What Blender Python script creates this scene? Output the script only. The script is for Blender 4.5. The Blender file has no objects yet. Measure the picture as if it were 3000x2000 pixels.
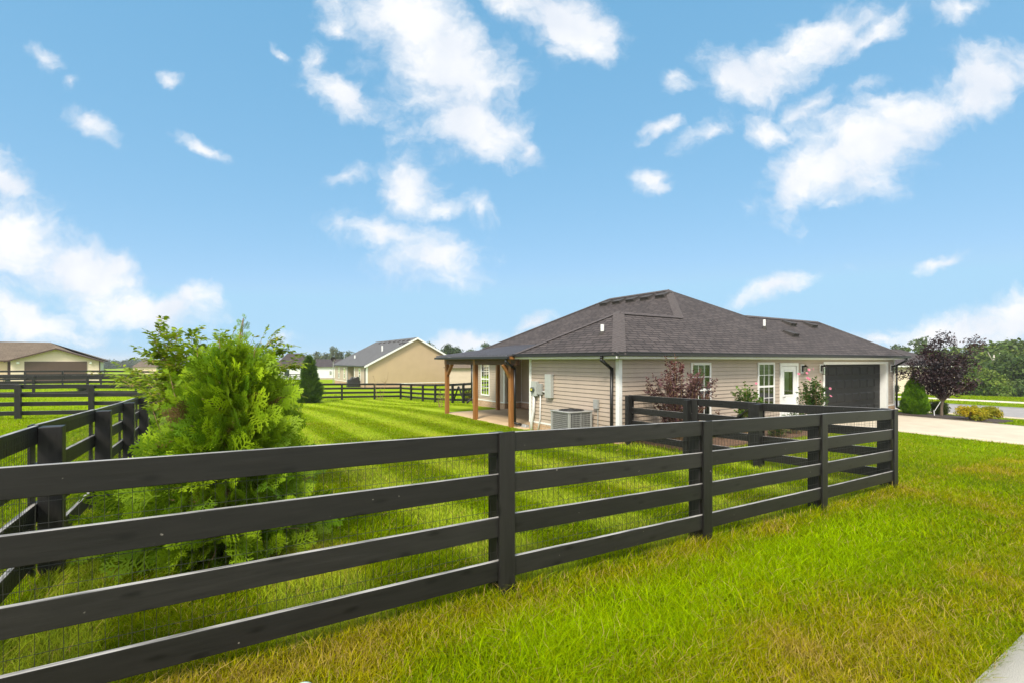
import bpy, math, random
import numpy as np
from mathutils import Vector

# ------------------------------------------------------------------ camera, sky, sun, exposure
SC = bpy.context.scene
COL = SC.collection
TH = math.radians(32.64)            # heading of the view, clockwise from +Y (the yard's axes are X and Y)
CT, ST = math.cos(TH), math.sin(TH)
F, V0, CAMZ = 1414.0, 1056.0, 2.2   # focal length and horizon in the survey photo's pixels, eye height

cam = bpy.data.cameras.new("camera")
cam_o = bpy.data.objects.new("camera", cam)
COL.objects.link(cam_o)
cam_o.location = (0, 0, CAMZ)
cam_o.rotation_euler = (math.pi / 2, 0, -TH)
cam.sensor_width = 36
cam.lens = F / 3000 * 36
cam.shift_y = (V0 - 1000) / 3000
cam.clip_start = 0.05
cam.clip_end = 6000
SC.camera = cam_o

SUN_EL, SUN_AZ = math.radians(47), math.radians(-129)
SUN_STRENGTH, SUN_ANGLE, SKY_STRENGTH, EXPOSURE = 3.8, 14.0, 0.12, 0.30
SC.view_settings.view_transform = 'Standard'
SC.view_settings.look = 'None'
SC.view_settings.gamma = 1
SC.view_settings.exposure = EXPOSURE

sun = bpy.data.lights.new("sun", 'SUN')
sun.energy = SUN_STRENGTH
sun.angle = math.radians(SUN_ANGLE)
sun.color = (1.0, 0.93, 0.81)
sun_o = bpy.data.objects.new("sun", sun)
COL.objects.link(sun_o)
sd = Vector((math.sin(SUN_AZ) * math.cos(SUN_EL), math.cos(SUN_AZ) * math.cos(SUN_EL), math.sin(SUN_EL)))
sun_o.rotation_euler = sd.to_track_quat('Z', 'Y').to_euler()
sun_o.location = (0, 0, 60)

W = bpy.data.worlds.new("World")
SC.world = W
W.use_nodes = True


def build_world():
    nt = W.node_tree
    N, L = nt.nodes, nt.links
    N.clear()
    out = N.new('ShaderNodeOutputWorld')
    bg = N.new('ShaderNodeBackground')
    bg.inputs['Strength'].default_value = SKY_STRENGTH
    L.new(bg.outputs[0], out.inputs[0])
    sky = N.new('ShaderNodeTexSky')
    sky.sky_type = 'NISHITA'
    sky.sun_disc = False
    sky.sun_elevation = SUN_EL
    sky.sun_rotation = SUN_AZ
    sky.air_density = 0.8
    sky.altitude = 1500
    sky.dust_density = 0.2
    sky.ozone_density = 1.2
    hs = N.new('ShaderNodeHueSaturation')
    hs.inputs['Saturation'].default_value = 1.0
    L.new(sky.outputs[0], hs.inputs['Color'])
    tc = N.new('ShaderNodeTexCoord')
    rot = N.new('ShaderNodeVectorRotate')
    rot.rotation_type = 'Z_AXIS'
    rot.inputs['Angle'].default_value = TH
    L.new(tc.outputs['Generated'], rot.inputs['Vector'])
    sep = N.new('ShaderNodeSeparateXYZ')
    L.new(rot.outputs[0], sep.inputs[0])

    def math_(op, a, b=None, c=None, clamp=False):
        m = N.new('ShaderNodeMath')
        m.operation = op
        m.use_clamp = clamp
        for i, x in enumerate((a, b, c)):
            if x is None:
                continue
            if isinstance(x, (int, float)):
                m.inputs[i].default_value = x
            else:
                L.new(x, m.inputs[i])
        return m.outputs[0]
    yy = math_('MAXIMUM', math_('ABSOLUTE', sep.outputs['Y']), 0.08)
    cu = math_('DIVIDE', sep.outputs['X'], yy)
    cv = math_('DIVIDE', sep.outputs['Z'], yy)
    p = N.new('ShaderNodeCombineXYZ')
    L.new(cu, p.inputs[0])
    L.new(cv, p.inputs[1])

    def noise(vec, scale, detail, rough=0.55, offs=(0, 0, 0), stretch=(1, 1, 1)):
        mp = N.new('ShaderNodeMapping')
        mp.inputs['Location'].default_value = offs
        mp.inputs['Scale'].default_value = stretch
        L.new(vec, mp.inputs[0])
        n = N.new('ShaderNodeTexNoise')
        n.inputs['Scale'].default_value = scale
        n.inputs['Detail'].default_value = detail
        n.inputs['Roughness'].default_value = rough
        L.new(mp.outputs[0], n.inputs['Vector'])
        return n
    # the cloud outlines wander with a slow swirl
    wn = noise(p.outputs[0], 3.2, 4, 0.6)
    ws = N.new('ShaderNodeVectorMath')
    ws.operation = 'SUBTRACT'
    L.new(wn.outputs['Color'], ws.inputs[0])
    ws.inputs[1].default_value = (0.5, 0.5, 0.5)
    wm = N.new('ShaderNodeVectorMath')
    wm.operation = 'MULTIPLY_ADD'
    L.new(ws.outputs[0], wm.inputs[0])
    wm.inputs[1].default_value = (0.16, 0.13, 0)
    L.new(p.outputs[0], wm.inputs[2])
    wn2 = noise(p.outputs[0], 13.0, 5, 0.65, offs=(5, 9, 0))
    ws2 = N.new('ShaderNodeVectorMath')
    ws2.operation = 'SUBTRACT'
    L.new(wn2.outputs['Color'], ws2.inputs[0])
    ws2.inputs[1].default_value = (0.5, 0.5, 0.5)
    wm2 = N.new('ShaderNodeVectorMath')
    wm2.operation = 'MULTIPLY_ADD'
    L.new(ws2.outputs[0], wm2.inputs[0])
    wm2.inputs[1].default_value = (0.055, 0.05, 0)
    L.new(wm.outputs[0], wm2.inputs[2])
    pw = wm2.outputs[0]
    # cloud masses: column, row, half width, half height, tilt, thinness (survey pixels)
    clouds = [
        (1190, 60, 190, 130, 35, 0), (1300, 210, 215, 165, 40, 0), (1390, 350, 165, 115, 20, 0), (1500, 30, 130, 70, 20, .12),
        (1650, 70, 170, 100, 20, .12), (1730, 140, 80, 55, 10, .3), (1000, 60, 70, 60, 0, .55),
        (985, 275, 105, 62, 30, .05), (930, 170, 60, 120, 20, .6), (1560, 430, 45, 60, -20, .35),
        (10, 490, 115, 75, 30, .05), (40, 690, 170, 115, 20, 0), (230, 800, 185, 95, 25, 0), (60, 920, 215, 60, 10, .0),
        (430, 900, 190, 55, 15, .1), (590, 865, 58, 48, 0, .0), (520, 890, 120, 40, 0, .2), (330, 760, 60, 40, 10, .4),
        (2320, 140, 210, 78, -25, .15), (2170, 210, 110, 80, 20, .15), (2540, 120, 150, 45, -35, .55), (2830, 60, 140, 60, 0, .85),
        (2520, 440, 258, 118, -28, 0), (2890, 260, 170, 80, -30, .08), (2330, 540, 85, 55, -25, .2), (2450, 590, 120, 30, -15, .55),
        (2700, 360, 150, 90, -30, .1), (2060, 400, 120, 50, -28, .2), (2240, 385, 95, 55, 0, .35), (2400, 290, 100, 45, -35, .5),
        (1920, 375, 75, 28, -25, .4), (1900, 540, 50, 60, -40, .55), (1960, 230, 60, 60, 0, .75), (2560, 250, 120, 40, -15, .7),
        (1200, 560, 95, 90, 0, .25), (1270, 770, 130, 72, 0, .02), (1110, 690, 150, 42, 18, .2), (1395, 640, 80, 60, 20, .55), (990, 540, 110, 45, -10, .6),
        (1300, 640, 80, 40, 0, .65),
        (130, 140, 100, 42, 25, .45), (222, 235, 40, 38, 0, .5), (280, 380, 100, 38, 32, .35), (610, 450, 80, 30, 25, .5), (535, 225, 55, 35, 20, .5), (820, 155, 45, 16, 40, .45),
        (2860, 960, 330, 55, -10, .0), (2990, 910, 120, 60, -10, .0), (2560, 985, 120, 30, 0, .3), (1400, 985, 150, 30, -10, .35), (1540, 955, 110, 30, -20, .5), (2260, 845, 160, 38, -18, .4),
        (2740, 755, 130, 25, -10, .65), (830, 980, 60, 40, -20, .6),
    ]
    cur = None
    for (u, v, ru, rv, tilt, thin) in clouds:
        mp = N.new('ShaderNodeMapping')
        mp.vector_type = 'TEXTURE'
        mp.inputs['Location'].default_value = ((u - 1500) / F, (V0 - v) / F, 0)
        mp.inputs['Rotation'].default_value = (0, 0, -math.radians(tilt))
        mp.inputs['Scale'].default_value = (ru / F * 1.09, rv / F * 1.12, 1)
        L.new(pw, mp.inputs[0])
        ln = N.new('ShaderNodeVectorMath')
        ln.operation = 'LENGTH'
        L.new(mp.outputs[0], ln.inputs[0])
        d = math_('ADD', ln.outputs['Value'], thin * 0.85) if thin else ln.outputs['Value']
        cur = d if cur is None else math_('SMOOTH_MIN', cur, d, 0.25)
    n1 = noise(pw, 6.0, 9, 0.60, stretch=(1.0, 1.35, 1))
    n2 = noise(pw, 14.0, 6, 0.6, offs=(3, 1, 0))
    e = math_('ADD', cur, math_('MULTIPLY', math_('SUBTRACT', n1.outputs[0], 0.5), -3.1))
    e = math_('ADD', e, math_('MULTIPLY', math_('SUBTRACT', n2.outputs[0], 0.5), -0.55))
    mr = N.new('ShaderNodeMapRange')
    mr.interpolation_type = 'SMOOTHSTEP'
    mr.inputs['From Min'].default_value = 1.34
    mr.inputs['From Max'].default_value = 0.22
    L.new(e, mr.inputs['Value'])
    up = N.new('ShaderNodeMapRange')     # no clouds below the horizon
    up.inputs['From Min'].default_value = -0.02
    up.inputs['From Max'].default_value = 0.02
    L.new(cv, up.inputs['Value'])
    front = math_('MULTIPLY', mr.outputs[0], math_('GREATER_THAN', sep.outputs['Y'], 0.0))
    # broken bright cloud added overhead and behind the camera, unseen, as neutral fill
    nb_ = noise(tc.outputs['Generated'], 2.6, 6, 0.6, offs=(2, 5, 1))
    back = N.new('ShaderNodeMapRange')
    back.interpolation_type = 'SMOOTHSTEP'
    back.inputs['From Min'].default_value = 0.66
    back.inputs['From Max'].default_value = 0.10
    L.new(math_('SUBTRACT', sep.outputs['Y'], math_('MULTIPLY', math_('SUBTRACT', nb_.outputs[0], 0.5), 0.9)), back.inputs['Value'])
    fac = math_('MULTIPLY', math_('MULTIPLY', math_('MAXIMUM', front, math_('MULTIPLY', back.outputs[0], FILL_COVER)), up.outputs[0]), 0.97)
    # cloud colour: bluish grey where thin or underneath, white in the lit body
    n3 = noise(p.outputs[0], 6.0, 5, 0.5, offs=(7, 2, 0))
    cr = N.new('ShaderNodeValToRGB')
    cr.color_ramp.elements[0].position = 0.34
    cr.color_ramp.elements[0].color = (CLOUD * .80, CLOUD * .85, CLOUD * .93, 1)
    cr.color_ramp.elements[1].position = 0.60
    cr.color_ramp.elements[1].color = (CLOUD, CLOUD * 1.0, CLOUD * 1.01, 1)
    L.new(n3.outputs[0], cr.inputs[0])
    # tone curve of the clear sky, channel by channel
    sp = N.new('ShaderNodeSeparateColor')
    L.new(hs.outputs[0], sp.inputs[0])
    cc = N.new('ShaderNodeCombineColor')
    for i, (g, k, top) in enumerate(SKY_TONE):
        L.new(math_('MULTIPLY', math_('POWER', math_('MINIMUM', math_('MULTIPLY', sp.outputs[i], 0.1), top), g), k / SKY_STRENGTH), cc.inputs[i])
    mix = N.new('ShaderNodeMixRGB')
    L.new(fac, mix.inputs['Fac'])
    L.new(cc.outputs[0], mix.inputs['Color1'])
    gain = N.new('ShaderNodeMixRGB')
    gain.blend_type = 'MULTIPLY'
    gain.inputs['Fac'].default_value = 1
    L.new(cr.outputs[0], gain.inputs['Color1'])
    L.new(math_('ADD', math_('MULTIPLY', back.outputs[0], FILL_GAIN - 1), 1.0), gain.inputs['Color2'])
    L.new(gain.outputs[0], mix.inputs['Color2'])
    L.new(mix.outputs[0], bg.inputs['Color'])


FILL_COVER, FILL_GAIN = .9, 1.45  # cover and extra brightness of the added fill cloud
CLOUD = 0.86 / SKY_STRENGTH
SKY_TONE = ((.57, .73, .27), (.32, .75, .46), (.26, .90, .60))
build_world()

rng = np.random.default_rng(7)
random.seed(7)


def P(u, y):
    """Yard position of what stands y metres ahead of the camera in the survey photo's column u."""
    x = (u - 1500) / F * y
    return (x * CT + y * ST, -x * ST + y * CT)


def ZAT(v, y):
    return CAMZ - (v - V0) / F * y


# ------------------------------------------------------------------ terrain
CP = [(1.9, 3.1, .43), (4.3, 3.1, .35), (6.7, 3.1, .28), (9, 3.1, .22), (-1.05, 3.1, .49), (-1.05, 5.33, .447), (-1.05, 7.76, .36), (-1.05, 14.6, .18),
      (-1.05, 23.7, .0), (-3, .9, .5), (0, .9, .46), (4.5, .9, .30), (9, .9, .18), (16, .9, .0), (20, .9, -.1), (-3, -1.5, .48), (9, -1.5, .15), (20, -1.5, -.12),
      (8.5, 9, .1), (8.5, 13, .0), (8.6, 18, .0), (9, 21, -.08), (11.5, 22.5, -.1), (12, 8, .1), (16, 7.5, .03), (18.5, 8.5, -.05), (24, 8.5, -.05), (18.5, 4, -.05),
      (24, 4, -.1), (26, 8, -.1), (9, 5.27, .14), (9, 6.88, .12), (4, 8, .2), (4, 14, .05), (8.75, 37.3, -.71), (13.3, 37.3, -.83), (13.3, 27, -.43), (-1, 37.3, -.45),
      (6, 34, -.62), (-5.5, 23.7, .14), (-8.3, 39, .09), (-3.6, 39, .0), (-12, 55, .17), (-6, 55, .1), (-13, 69, .0), (-22, 66, .0), (17.7, 62.3, -1.25), (31, 62, -1.2),
      (17.7, 80, -1.4), (18, 107, -1.6), (29.5, 8, -.3), (29.3, 0, -.3), (37, 8, -.32), (37, 0, -.3), (42, 8, -.36), (42, 0, -.36), (29.5, 22, -.32), (42, 22, -.45),
      (54, 17, -.8), (50, 30, -.9), (103, 23, -3.2), (107, 18, -3.2), (94, 29, -2.9), (75, 18, -1.8), (-60, 60, .2), (-60, 150, -.5), (0, 150, -1.5), (60, 150, -2.5), (150, 60, -4.5),
      (150, -50, -4), (0, -50, .3), (-60, -20, .5), (60, -50, -.6), (160, 160, -4.5), (-150, 100, 0), (-150, 180, -.6)]
CP = np.array(CP, float)


def _tps_k(r2):
    return np.where(r2 > 1e-9, 0.5 * r2 * np.log(np.maximum(r2, 1e-9)), 0.0)


def _tps_fit():
    n = len(CP)
    X = CP[:, :2] / 20
    D2 = ((X[:, None] - X[None]) ** 2).sum(-1)
    K = _tps_k(D2) + np.eye(n) * 2e-3
    Pm = np.hstack([np.ones((n, 1)), X])
    A = np.zeros((n + 3, n + 3))
    A[:n, :n] = K
    A[:n, n:] = Pm
    A[n:, :n] = Pm.T
    return np.linalg.solve(A, np.concatenate([CP[:, 2], np.zeros(3)]))


_TW = _tps_fit()


def gz(a, b):
    a = np.atleast_1d(np.asarray(a, float))
    b = np.atleast_1d(np.asarray(b, float))
    sh = a.shape
    q = np.stack([a.ravel(), b.ravel()], 1)
    q0 = q.copy()
    rad = np.hypot(q[:, 0], q[:, 1])
    k = np.minimum(1, 190 / np.maximum(rad, 1e-6))
    q = q * k[:, None] / 20
    out = np.zeros(len(q))
    for i in range(0, len(q), 20000):
        D2 = ((q[i:i + 20000, None] - CP[None, :, :2] / 20) ** 2).sum(-1)
        out[i:i + 20000] = _tps_k(D2) @ _TW[:-3] + _TW[-3] + q[i:i + 20000] @ _TW[-2:]
    far = np.clip((rad - 150) / 120, 0, 1)
    out = np.clip(out, -6, 1.2)
    out = out * (1 - far) + (-3.0) * far
    return out.reshape(sh)


def g1(a, b):
    return float(gz(a, b)[0])


# ------------------------------------------------------------------ value noise for turf patches
def vnoise(x, y, scale, seed):
    r = np.random.default_rng(seed).random((256, 256))
    x = x * scale + 1000
    y = y * scale + 1000
    xi, yi = np.floor(x).astype(int), np.floor(y).astype(int)
    fx, fy = x - xi, y - yi
    fx, fy = fx * fx * (3 - 2 * fx), fy * fy * (3 - 2 * fy)
    g = lambda i, j: r[(xi + i) % 256, (yi + j) % 256]
    return (g(0, 0) * (1 - fx) + g(1, 0) * fx) * (1 - fy) + (g(0, 1) * (1 - fx) + g(1, 1) * fx) * fy


def fbm(x, y, scale, seed, octv=3):
    s, a, t = 0, 1, 0
    for i in range(octv):
        s = s + a * vnoise(x, y, scale * 2 ** i, seed + i)
        t += a
        a *= .55
    return s / t


def in_yard(a, b):
    return (a > -1.05) & (a < 13.3) & (b > 3.12) & (b < 37.3) & ~((a > 9.05) & (b < 9))


GREEN = np.array([.160, .250, .002])
LUSH = np.array([.235, .360, .001])
YELLOW = np.array([.300, .270, .002])
STRAW = np.array([.36, .23, .05])


def turf(a, b):
    """Dryness, lushness and mowing stripe of the turf (its own colour, patchy and striped)."""
    n1 = fbm(a, b, .55, 11, 4)
    n2 = fbm(a, b, 1.9, 31, 3)
    dry = np.clip((n1 - .44) * 3.6, 0, 1) * .75 + np.clip((n2 - .56) * 4, 0, 1) * .5
    yard = in_yard(a, b)
    verge = (~yard) & (b < 3.2) & (a < 18)
    sm = lambda x, p, q: np.clip((x - p) / (q - p), 0, 1)
    band = np.exp(-((b - 2.32) / .48) ** 2) * sm(a, .7, 1.6) * (1 - sm(a, 6, 8.5)) * verge
    lush = np.clip(band * (.55 + .9 * fbm(a, b, 1.6, 57, 3)), 0, 1)
    lush = np.maximum(lush, np.clip((fbm(a, b, .8, 71, 3) - .56) * 4, 0, 1) * .6)
    near = np.exp(-((b - 1.25) / .42) ** 2) * verge * sm(a, 1.6, 2.8)
    left = verge * (1 - sm(a, .9, 1.7)) * .22
    fenceln = .45 * np.exp(-((b - 2.95) / .16) ** 2) * (a > -1) * (a < 9.2)
    spot = np.exp(-((a - .95) ** 2 + (b - 4.5) ** 2) / .12)
    dry = np.where(verge, dry * .62 + .04 + .24 * near + left * .55 + fenceln * .7, dry * .20 + .9 * spot)
    dry = np.clip(dry * (1 - .85 * lush), 0, 1)
    stripe = np.where(yard, .5 + .5 * np.tanh(3.0 * np.sin(a / 1.65 * 2 * math.pi + 5.036)), .5)
    return dry, lush, stripe


def turf_rgb(a, b, k=0.0, rnd=None):
    dry, lush, stripe = turf(a, b)
    if rnd is not None:
        dry = np.clip(dry + (rnd - .5) * .55, 0, 1)
    c = GREEN[None] * (1 - lush[:, None]) + LUSH[None] * lush[:, None]
    y = np.clip(dry * 1.5, 0, 1)[:, None]
    c = c * (1 - y) + YELLOW[None] * y
    s = np.clip((dry - .72) * 2.0, 0, 1)[:, None]
    c = c * (1 - s) + STRAW[None] * s
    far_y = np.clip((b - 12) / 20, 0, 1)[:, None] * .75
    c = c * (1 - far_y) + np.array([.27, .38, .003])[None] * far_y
    c = c * (0.84 + 0.30 * stripe)[:, None]  # sheen of the leaning blades painted as lighter and darker stripes
    pale = (np.clip(stripe - .5, 0, .5) * .70)[:, None]
    c = c * (1 - pale) + np.array([.40, .44, .05])[None] * pale
    return c


# ------------------------------------------------------------------ materials
def new_mat(name):
    m = bpy.data.materials.new(name)
    m.use_nodes = True
    nt = m.node_tree
    return m, nt.nodes, nt.links, nt.nodes['Principled BSDF']


def mk(name, col, rough=.6, var=.12, scale=6.0, bump=0.0, bscale=40.0, metal=0.0, spec=.5, stretch=(1, 1, 1), col2=None, detail=5, streak=0.0):
    m, N, L, B = new_mat(name)
    tc = N.new('ShaderNodeTexCoord')
    mp = N.new('ShaderNodeMapping')
    mp.inputs['Scale'].default_value = stretch
    L.new(tc.outputs['Object'], mp.inputs[0])
    n = N.new('ShaderNodeTexNoise')
    n.inputs['Scale'].default_value = scale
    n.inputs['Detail'].default_value = detail
    L.new(mp.outputs[0], n.inputs['Vector'])
    cr = N.new('ShaderNodeValToRGB')
    c2 = col2 if col2 else tuple(min(1, c * (1 + var)) for c in col)
    c1 = col if col2 else tuple(c * (1 - var) for c in col)
    cr.color_ramp.elements[0].position = .3
    cr.color_ramp.elements[1].position = .7
    cr.color_ramp.elements[0].color = (*c1, 1)
    cr.color_ramp.elements[1].color = (*c2, 1)
    L.new(n.outputs[0], cr.inputs[0])
    src = cr.outputs[0]
    if streak:
        mp2 = N.new('ShaderNodeMapping')
        mp2.inputs['Scale'].default_value = (3.0, 3.0, .35)
        L.new(tc.outputs['Object'], mp2.inputs[0])
        n3 = N.new('ShaderNodeTexNoise')
        n3.inputs['Scale'].default_value = 2.5
        n3.inputs['Detail'].default_value = 6
        L.new(mp2.outputs[0], n3.inputs['Vector'])
        mr = N.new('ShaderNodeMapRange')
        mr.inputs['From Min'].default_value = .35
        mr.inputs['From Max'].default_value = .75
        mr.inputs['To Min'].default_value = 1.0
        mr.inputs['To Max'].default_value = 1.0 - streak
        L.new(n3.outputs[0], mr.inputs['Value'])
        mu = N.new('ShaderNodeMixRGB')
        mu.blend_type = 'MULTIPLY'
        mu.inputs['Fac'].default_value = 1
        L.new(src, mu.inputs['Color1'])
        L.new(mr.outputs[0], mu.inputs['Color2'])
        src = mu.outputs[0]
    L.new(src, B.inputs['Base Color'])
    B.inputs['Roughness'].default_value = rough
    B.inputs['Metallic'].default_value = metal
    B.inputs['Specular IOR Level'].default_value = spec
    if bump:
        n2 = N.new('ShaderNodeTexNoise')
        n2.inputs['Scale'].default_value = bscale
        n2.inputs['Detail'].default_value = 4
        L.new(mp.outputs[0], n2.inputs['Vector'])
        bp = N.new('ShaderNodeBump')
        bp.inputs['Strength'].default_value = bump
        bp.inputs['Distance'].default_value = .01
        L.new(n2.outputs[0], bp.inputs['Height'])
        L.new(bp.outputs[0], B.inputs['Normal'])
    return m


def mk_fence(name, axis):
    """Black-stained sawn boards: grain along the board, knots, rare scuffs, top edges painted pale for sky sheen."""
    m, N, L, B = new_mat(name)
    tc = N.new('ShaderNodeTexCoord')
    mp = N.new('ShaderNodeMapping')
    mp.inputs['Scale'].default_value = {'x': (1.2, 14, 14), 'y': (14, 1.2, 14), 'z': (14, 14, 1.2)}[axis]
    L.new(tc.outputs['Object'], mp.inputs[0])
    n = N.new('ShaderNodeTexNoise')
    n.inputs['Scale'].default_value = 2.2
    n.inputs['Detail'].default_value = 8
    n.inputs['Roughness'].default_value = .65
    L.new(mp.outputs[0], n.inputs['Vector'])
    cr = N.new('ShaderNodeValToRGB')
    cr.color_ramp.elements[0].position = .25
    cr.color_ramp.elements[1].position = .8
    cr.color_ramp.elements[0].color = (.0085, .0080, .0073, 1)
    cr.color_ramp.elements[1].color = (.022, .0203, .0183, 1)
    L.new(n.outputs[0], cr.inputs[0])
    oi = N.new('ShaderNodeObjectInfo')
    orr = N.new('ShaderNodeMapRange')
    orr.inputs['To Min'].default_value = .72
    orr.inputs['To Max'].default_value = 1.28
    L.new(oi.outputs['Random'], orr.inputs['Value'])
    om = N.new('ShaderNodeMixRGB')
    om.blend_type = 'MULTIPLY'
    om.inputs['Fac'].default_value = 1
    L.new(cr.outputs[0], om.inputs['Color1'])
    L.new(orr.outputs[0], om.inputs['Color2'])
    # knots
    sx_ = N.new('ShaderNodeSeparateXYZ')
    L.new(tc.outputs['Object'], sx_.inputs[0])
    mk_ = N.new('ShaderNodeCombineXYZ')
    L.new(sx_.outputs[{'x': 0, 'y': 1, 'z': 2}[axis]], mk_.inputs[0])
    L.new(sx_.outputs[{'x': 2, 'y': 2, 'z': 0}[axis]], mk_.inputs[1])
    mq = N.new('ShaderNodeMapping')
    mq.inputs['Scale'].default_value = (.8, 2.2, 1)
    L.new(mk_.outputs[0], mq.inputs[0])
    vo = N.new('ShaderNodeTexVoronoi')
    vo.voronoi_dimensions = '2D'
    vo.inputs['Scale'].default_value = 2.6
    L.new(mq.outputs[0], vo.inputs['Vector'])
    kr = N.new('ShaderNodeMapRange')
    kr.inputs['From Min'].default_value = .035
    kr.inputs['From Max'].default_value = .13
    kr.inputs['To Min'].default_value = .35
    kr.inputs['To Max'].default_value = 1
    L.new(vo.outputs['Distance'], kr.inputs['Value'])
    mu = N.new('ShaderNodeMixRGB')
    mu.blend_type = 'MULTIPLY'
    mu.inputs['Fac'].default_value = 1
    L.new(om.outputs[0], mu.inputs['Color1'])
    L.new(kr.outputs[0], mu.inputs['Color2'])
    # pale scuffs, small and rare
    sc = N.new('ShaderNodeTexNoise')
    sc.inputs['Scale'].default_value = 23
    sc.inputs['Detail'].default_value = 3
    L.new(tc.outputs['Object'], sc.inputs['Vector'])
    sr = N.new('ShaderNodeMapRange')
    sr.inputs['From Min'].default_value = .735
    sr.inputs['From Max'].default_value = .78
    L.new(sc.outputs[0], sr.inputs['Value'])
    mx = N.new('ShaderNodeMixRGB')
    L.new(sr.outputs[0], mx.inputs['Fac'])
    L.new(mu.outputs[0], mx.inputs['Color1'])
    mx.inputs['Color2'].default_value = (.22, .20, .17, 1)
    L.new(mx.outputs[0], B.inputs['Base Color'])
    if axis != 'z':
        # bright sky sheen on the top edges, painted as pale grey
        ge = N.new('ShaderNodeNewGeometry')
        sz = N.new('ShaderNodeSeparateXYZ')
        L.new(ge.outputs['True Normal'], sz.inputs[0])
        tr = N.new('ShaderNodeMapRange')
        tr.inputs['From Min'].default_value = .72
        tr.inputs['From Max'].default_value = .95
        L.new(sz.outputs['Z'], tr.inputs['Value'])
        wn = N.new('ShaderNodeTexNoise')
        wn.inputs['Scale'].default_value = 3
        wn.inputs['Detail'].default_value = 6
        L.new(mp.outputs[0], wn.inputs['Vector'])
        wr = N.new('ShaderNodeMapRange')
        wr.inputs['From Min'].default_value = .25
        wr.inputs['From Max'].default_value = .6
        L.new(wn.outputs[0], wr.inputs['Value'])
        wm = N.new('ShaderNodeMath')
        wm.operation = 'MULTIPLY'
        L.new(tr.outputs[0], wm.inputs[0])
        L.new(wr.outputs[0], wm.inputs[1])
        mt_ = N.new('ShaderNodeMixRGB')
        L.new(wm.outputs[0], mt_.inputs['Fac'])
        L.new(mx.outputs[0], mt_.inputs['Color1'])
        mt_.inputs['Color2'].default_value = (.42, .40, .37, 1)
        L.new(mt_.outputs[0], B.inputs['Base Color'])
    B.inputs['Roughness'].default_value = .45
    B.inputs['Specular IOR Level'].default_value = .4
    bp = N.new('ShaderNodeBump')
    bp.inputs['Strength'].default_value = .35
    bp.inputs['Distance'].default_value = .004
    L.new(n.outputs[0], bp.inputs['Height'])
    L.new(bp.outputs[0], B.inputs['Normal'])
    return m


def mk_leaf(name, mult=(1, 1, 1), trans=.35, rough=.55, spec=.3):
    """Leaf tissue: each leaf's own green comes from its tint attribute."""
    m, N, L, B = new_mat(name)
    at = N.new('ShaderNodeAttribute')
    at.attribute_name = 'tint'
    mu = N.new('ShaderNodeMixRGB')
    mu.blend_type = 'MULTIPLY'
    mu.inputs['Fac'].default_value = 1
    mu.inputs['Color2'].default_value = (*mult, 1)
    L.new(at.outputs['Color'], mu.inputs['Color1'])
    L.new(mu.outputs[0], B.inputs['Base Color'])
    B.inputs['Roughness'].default_value = rough
    B.inputs['Specular IOR Level'].default_value = spec
    tr = N.new('ShaderNodeBsdfTranslucent')
    L.new(mu.outputs[0], tr.inputs['Color'])
    ms = N.new('ShaderNodeMixShader')
    ms.inputs[0].default_value = trans
    L.new(B.outputs[0], ms.inputs[1])
    L.new(tr.outputs[0], ms.inputs[2])
    L.new(ms.outputs[0], N['Material Output'].inputs[0])
    return m


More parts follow.
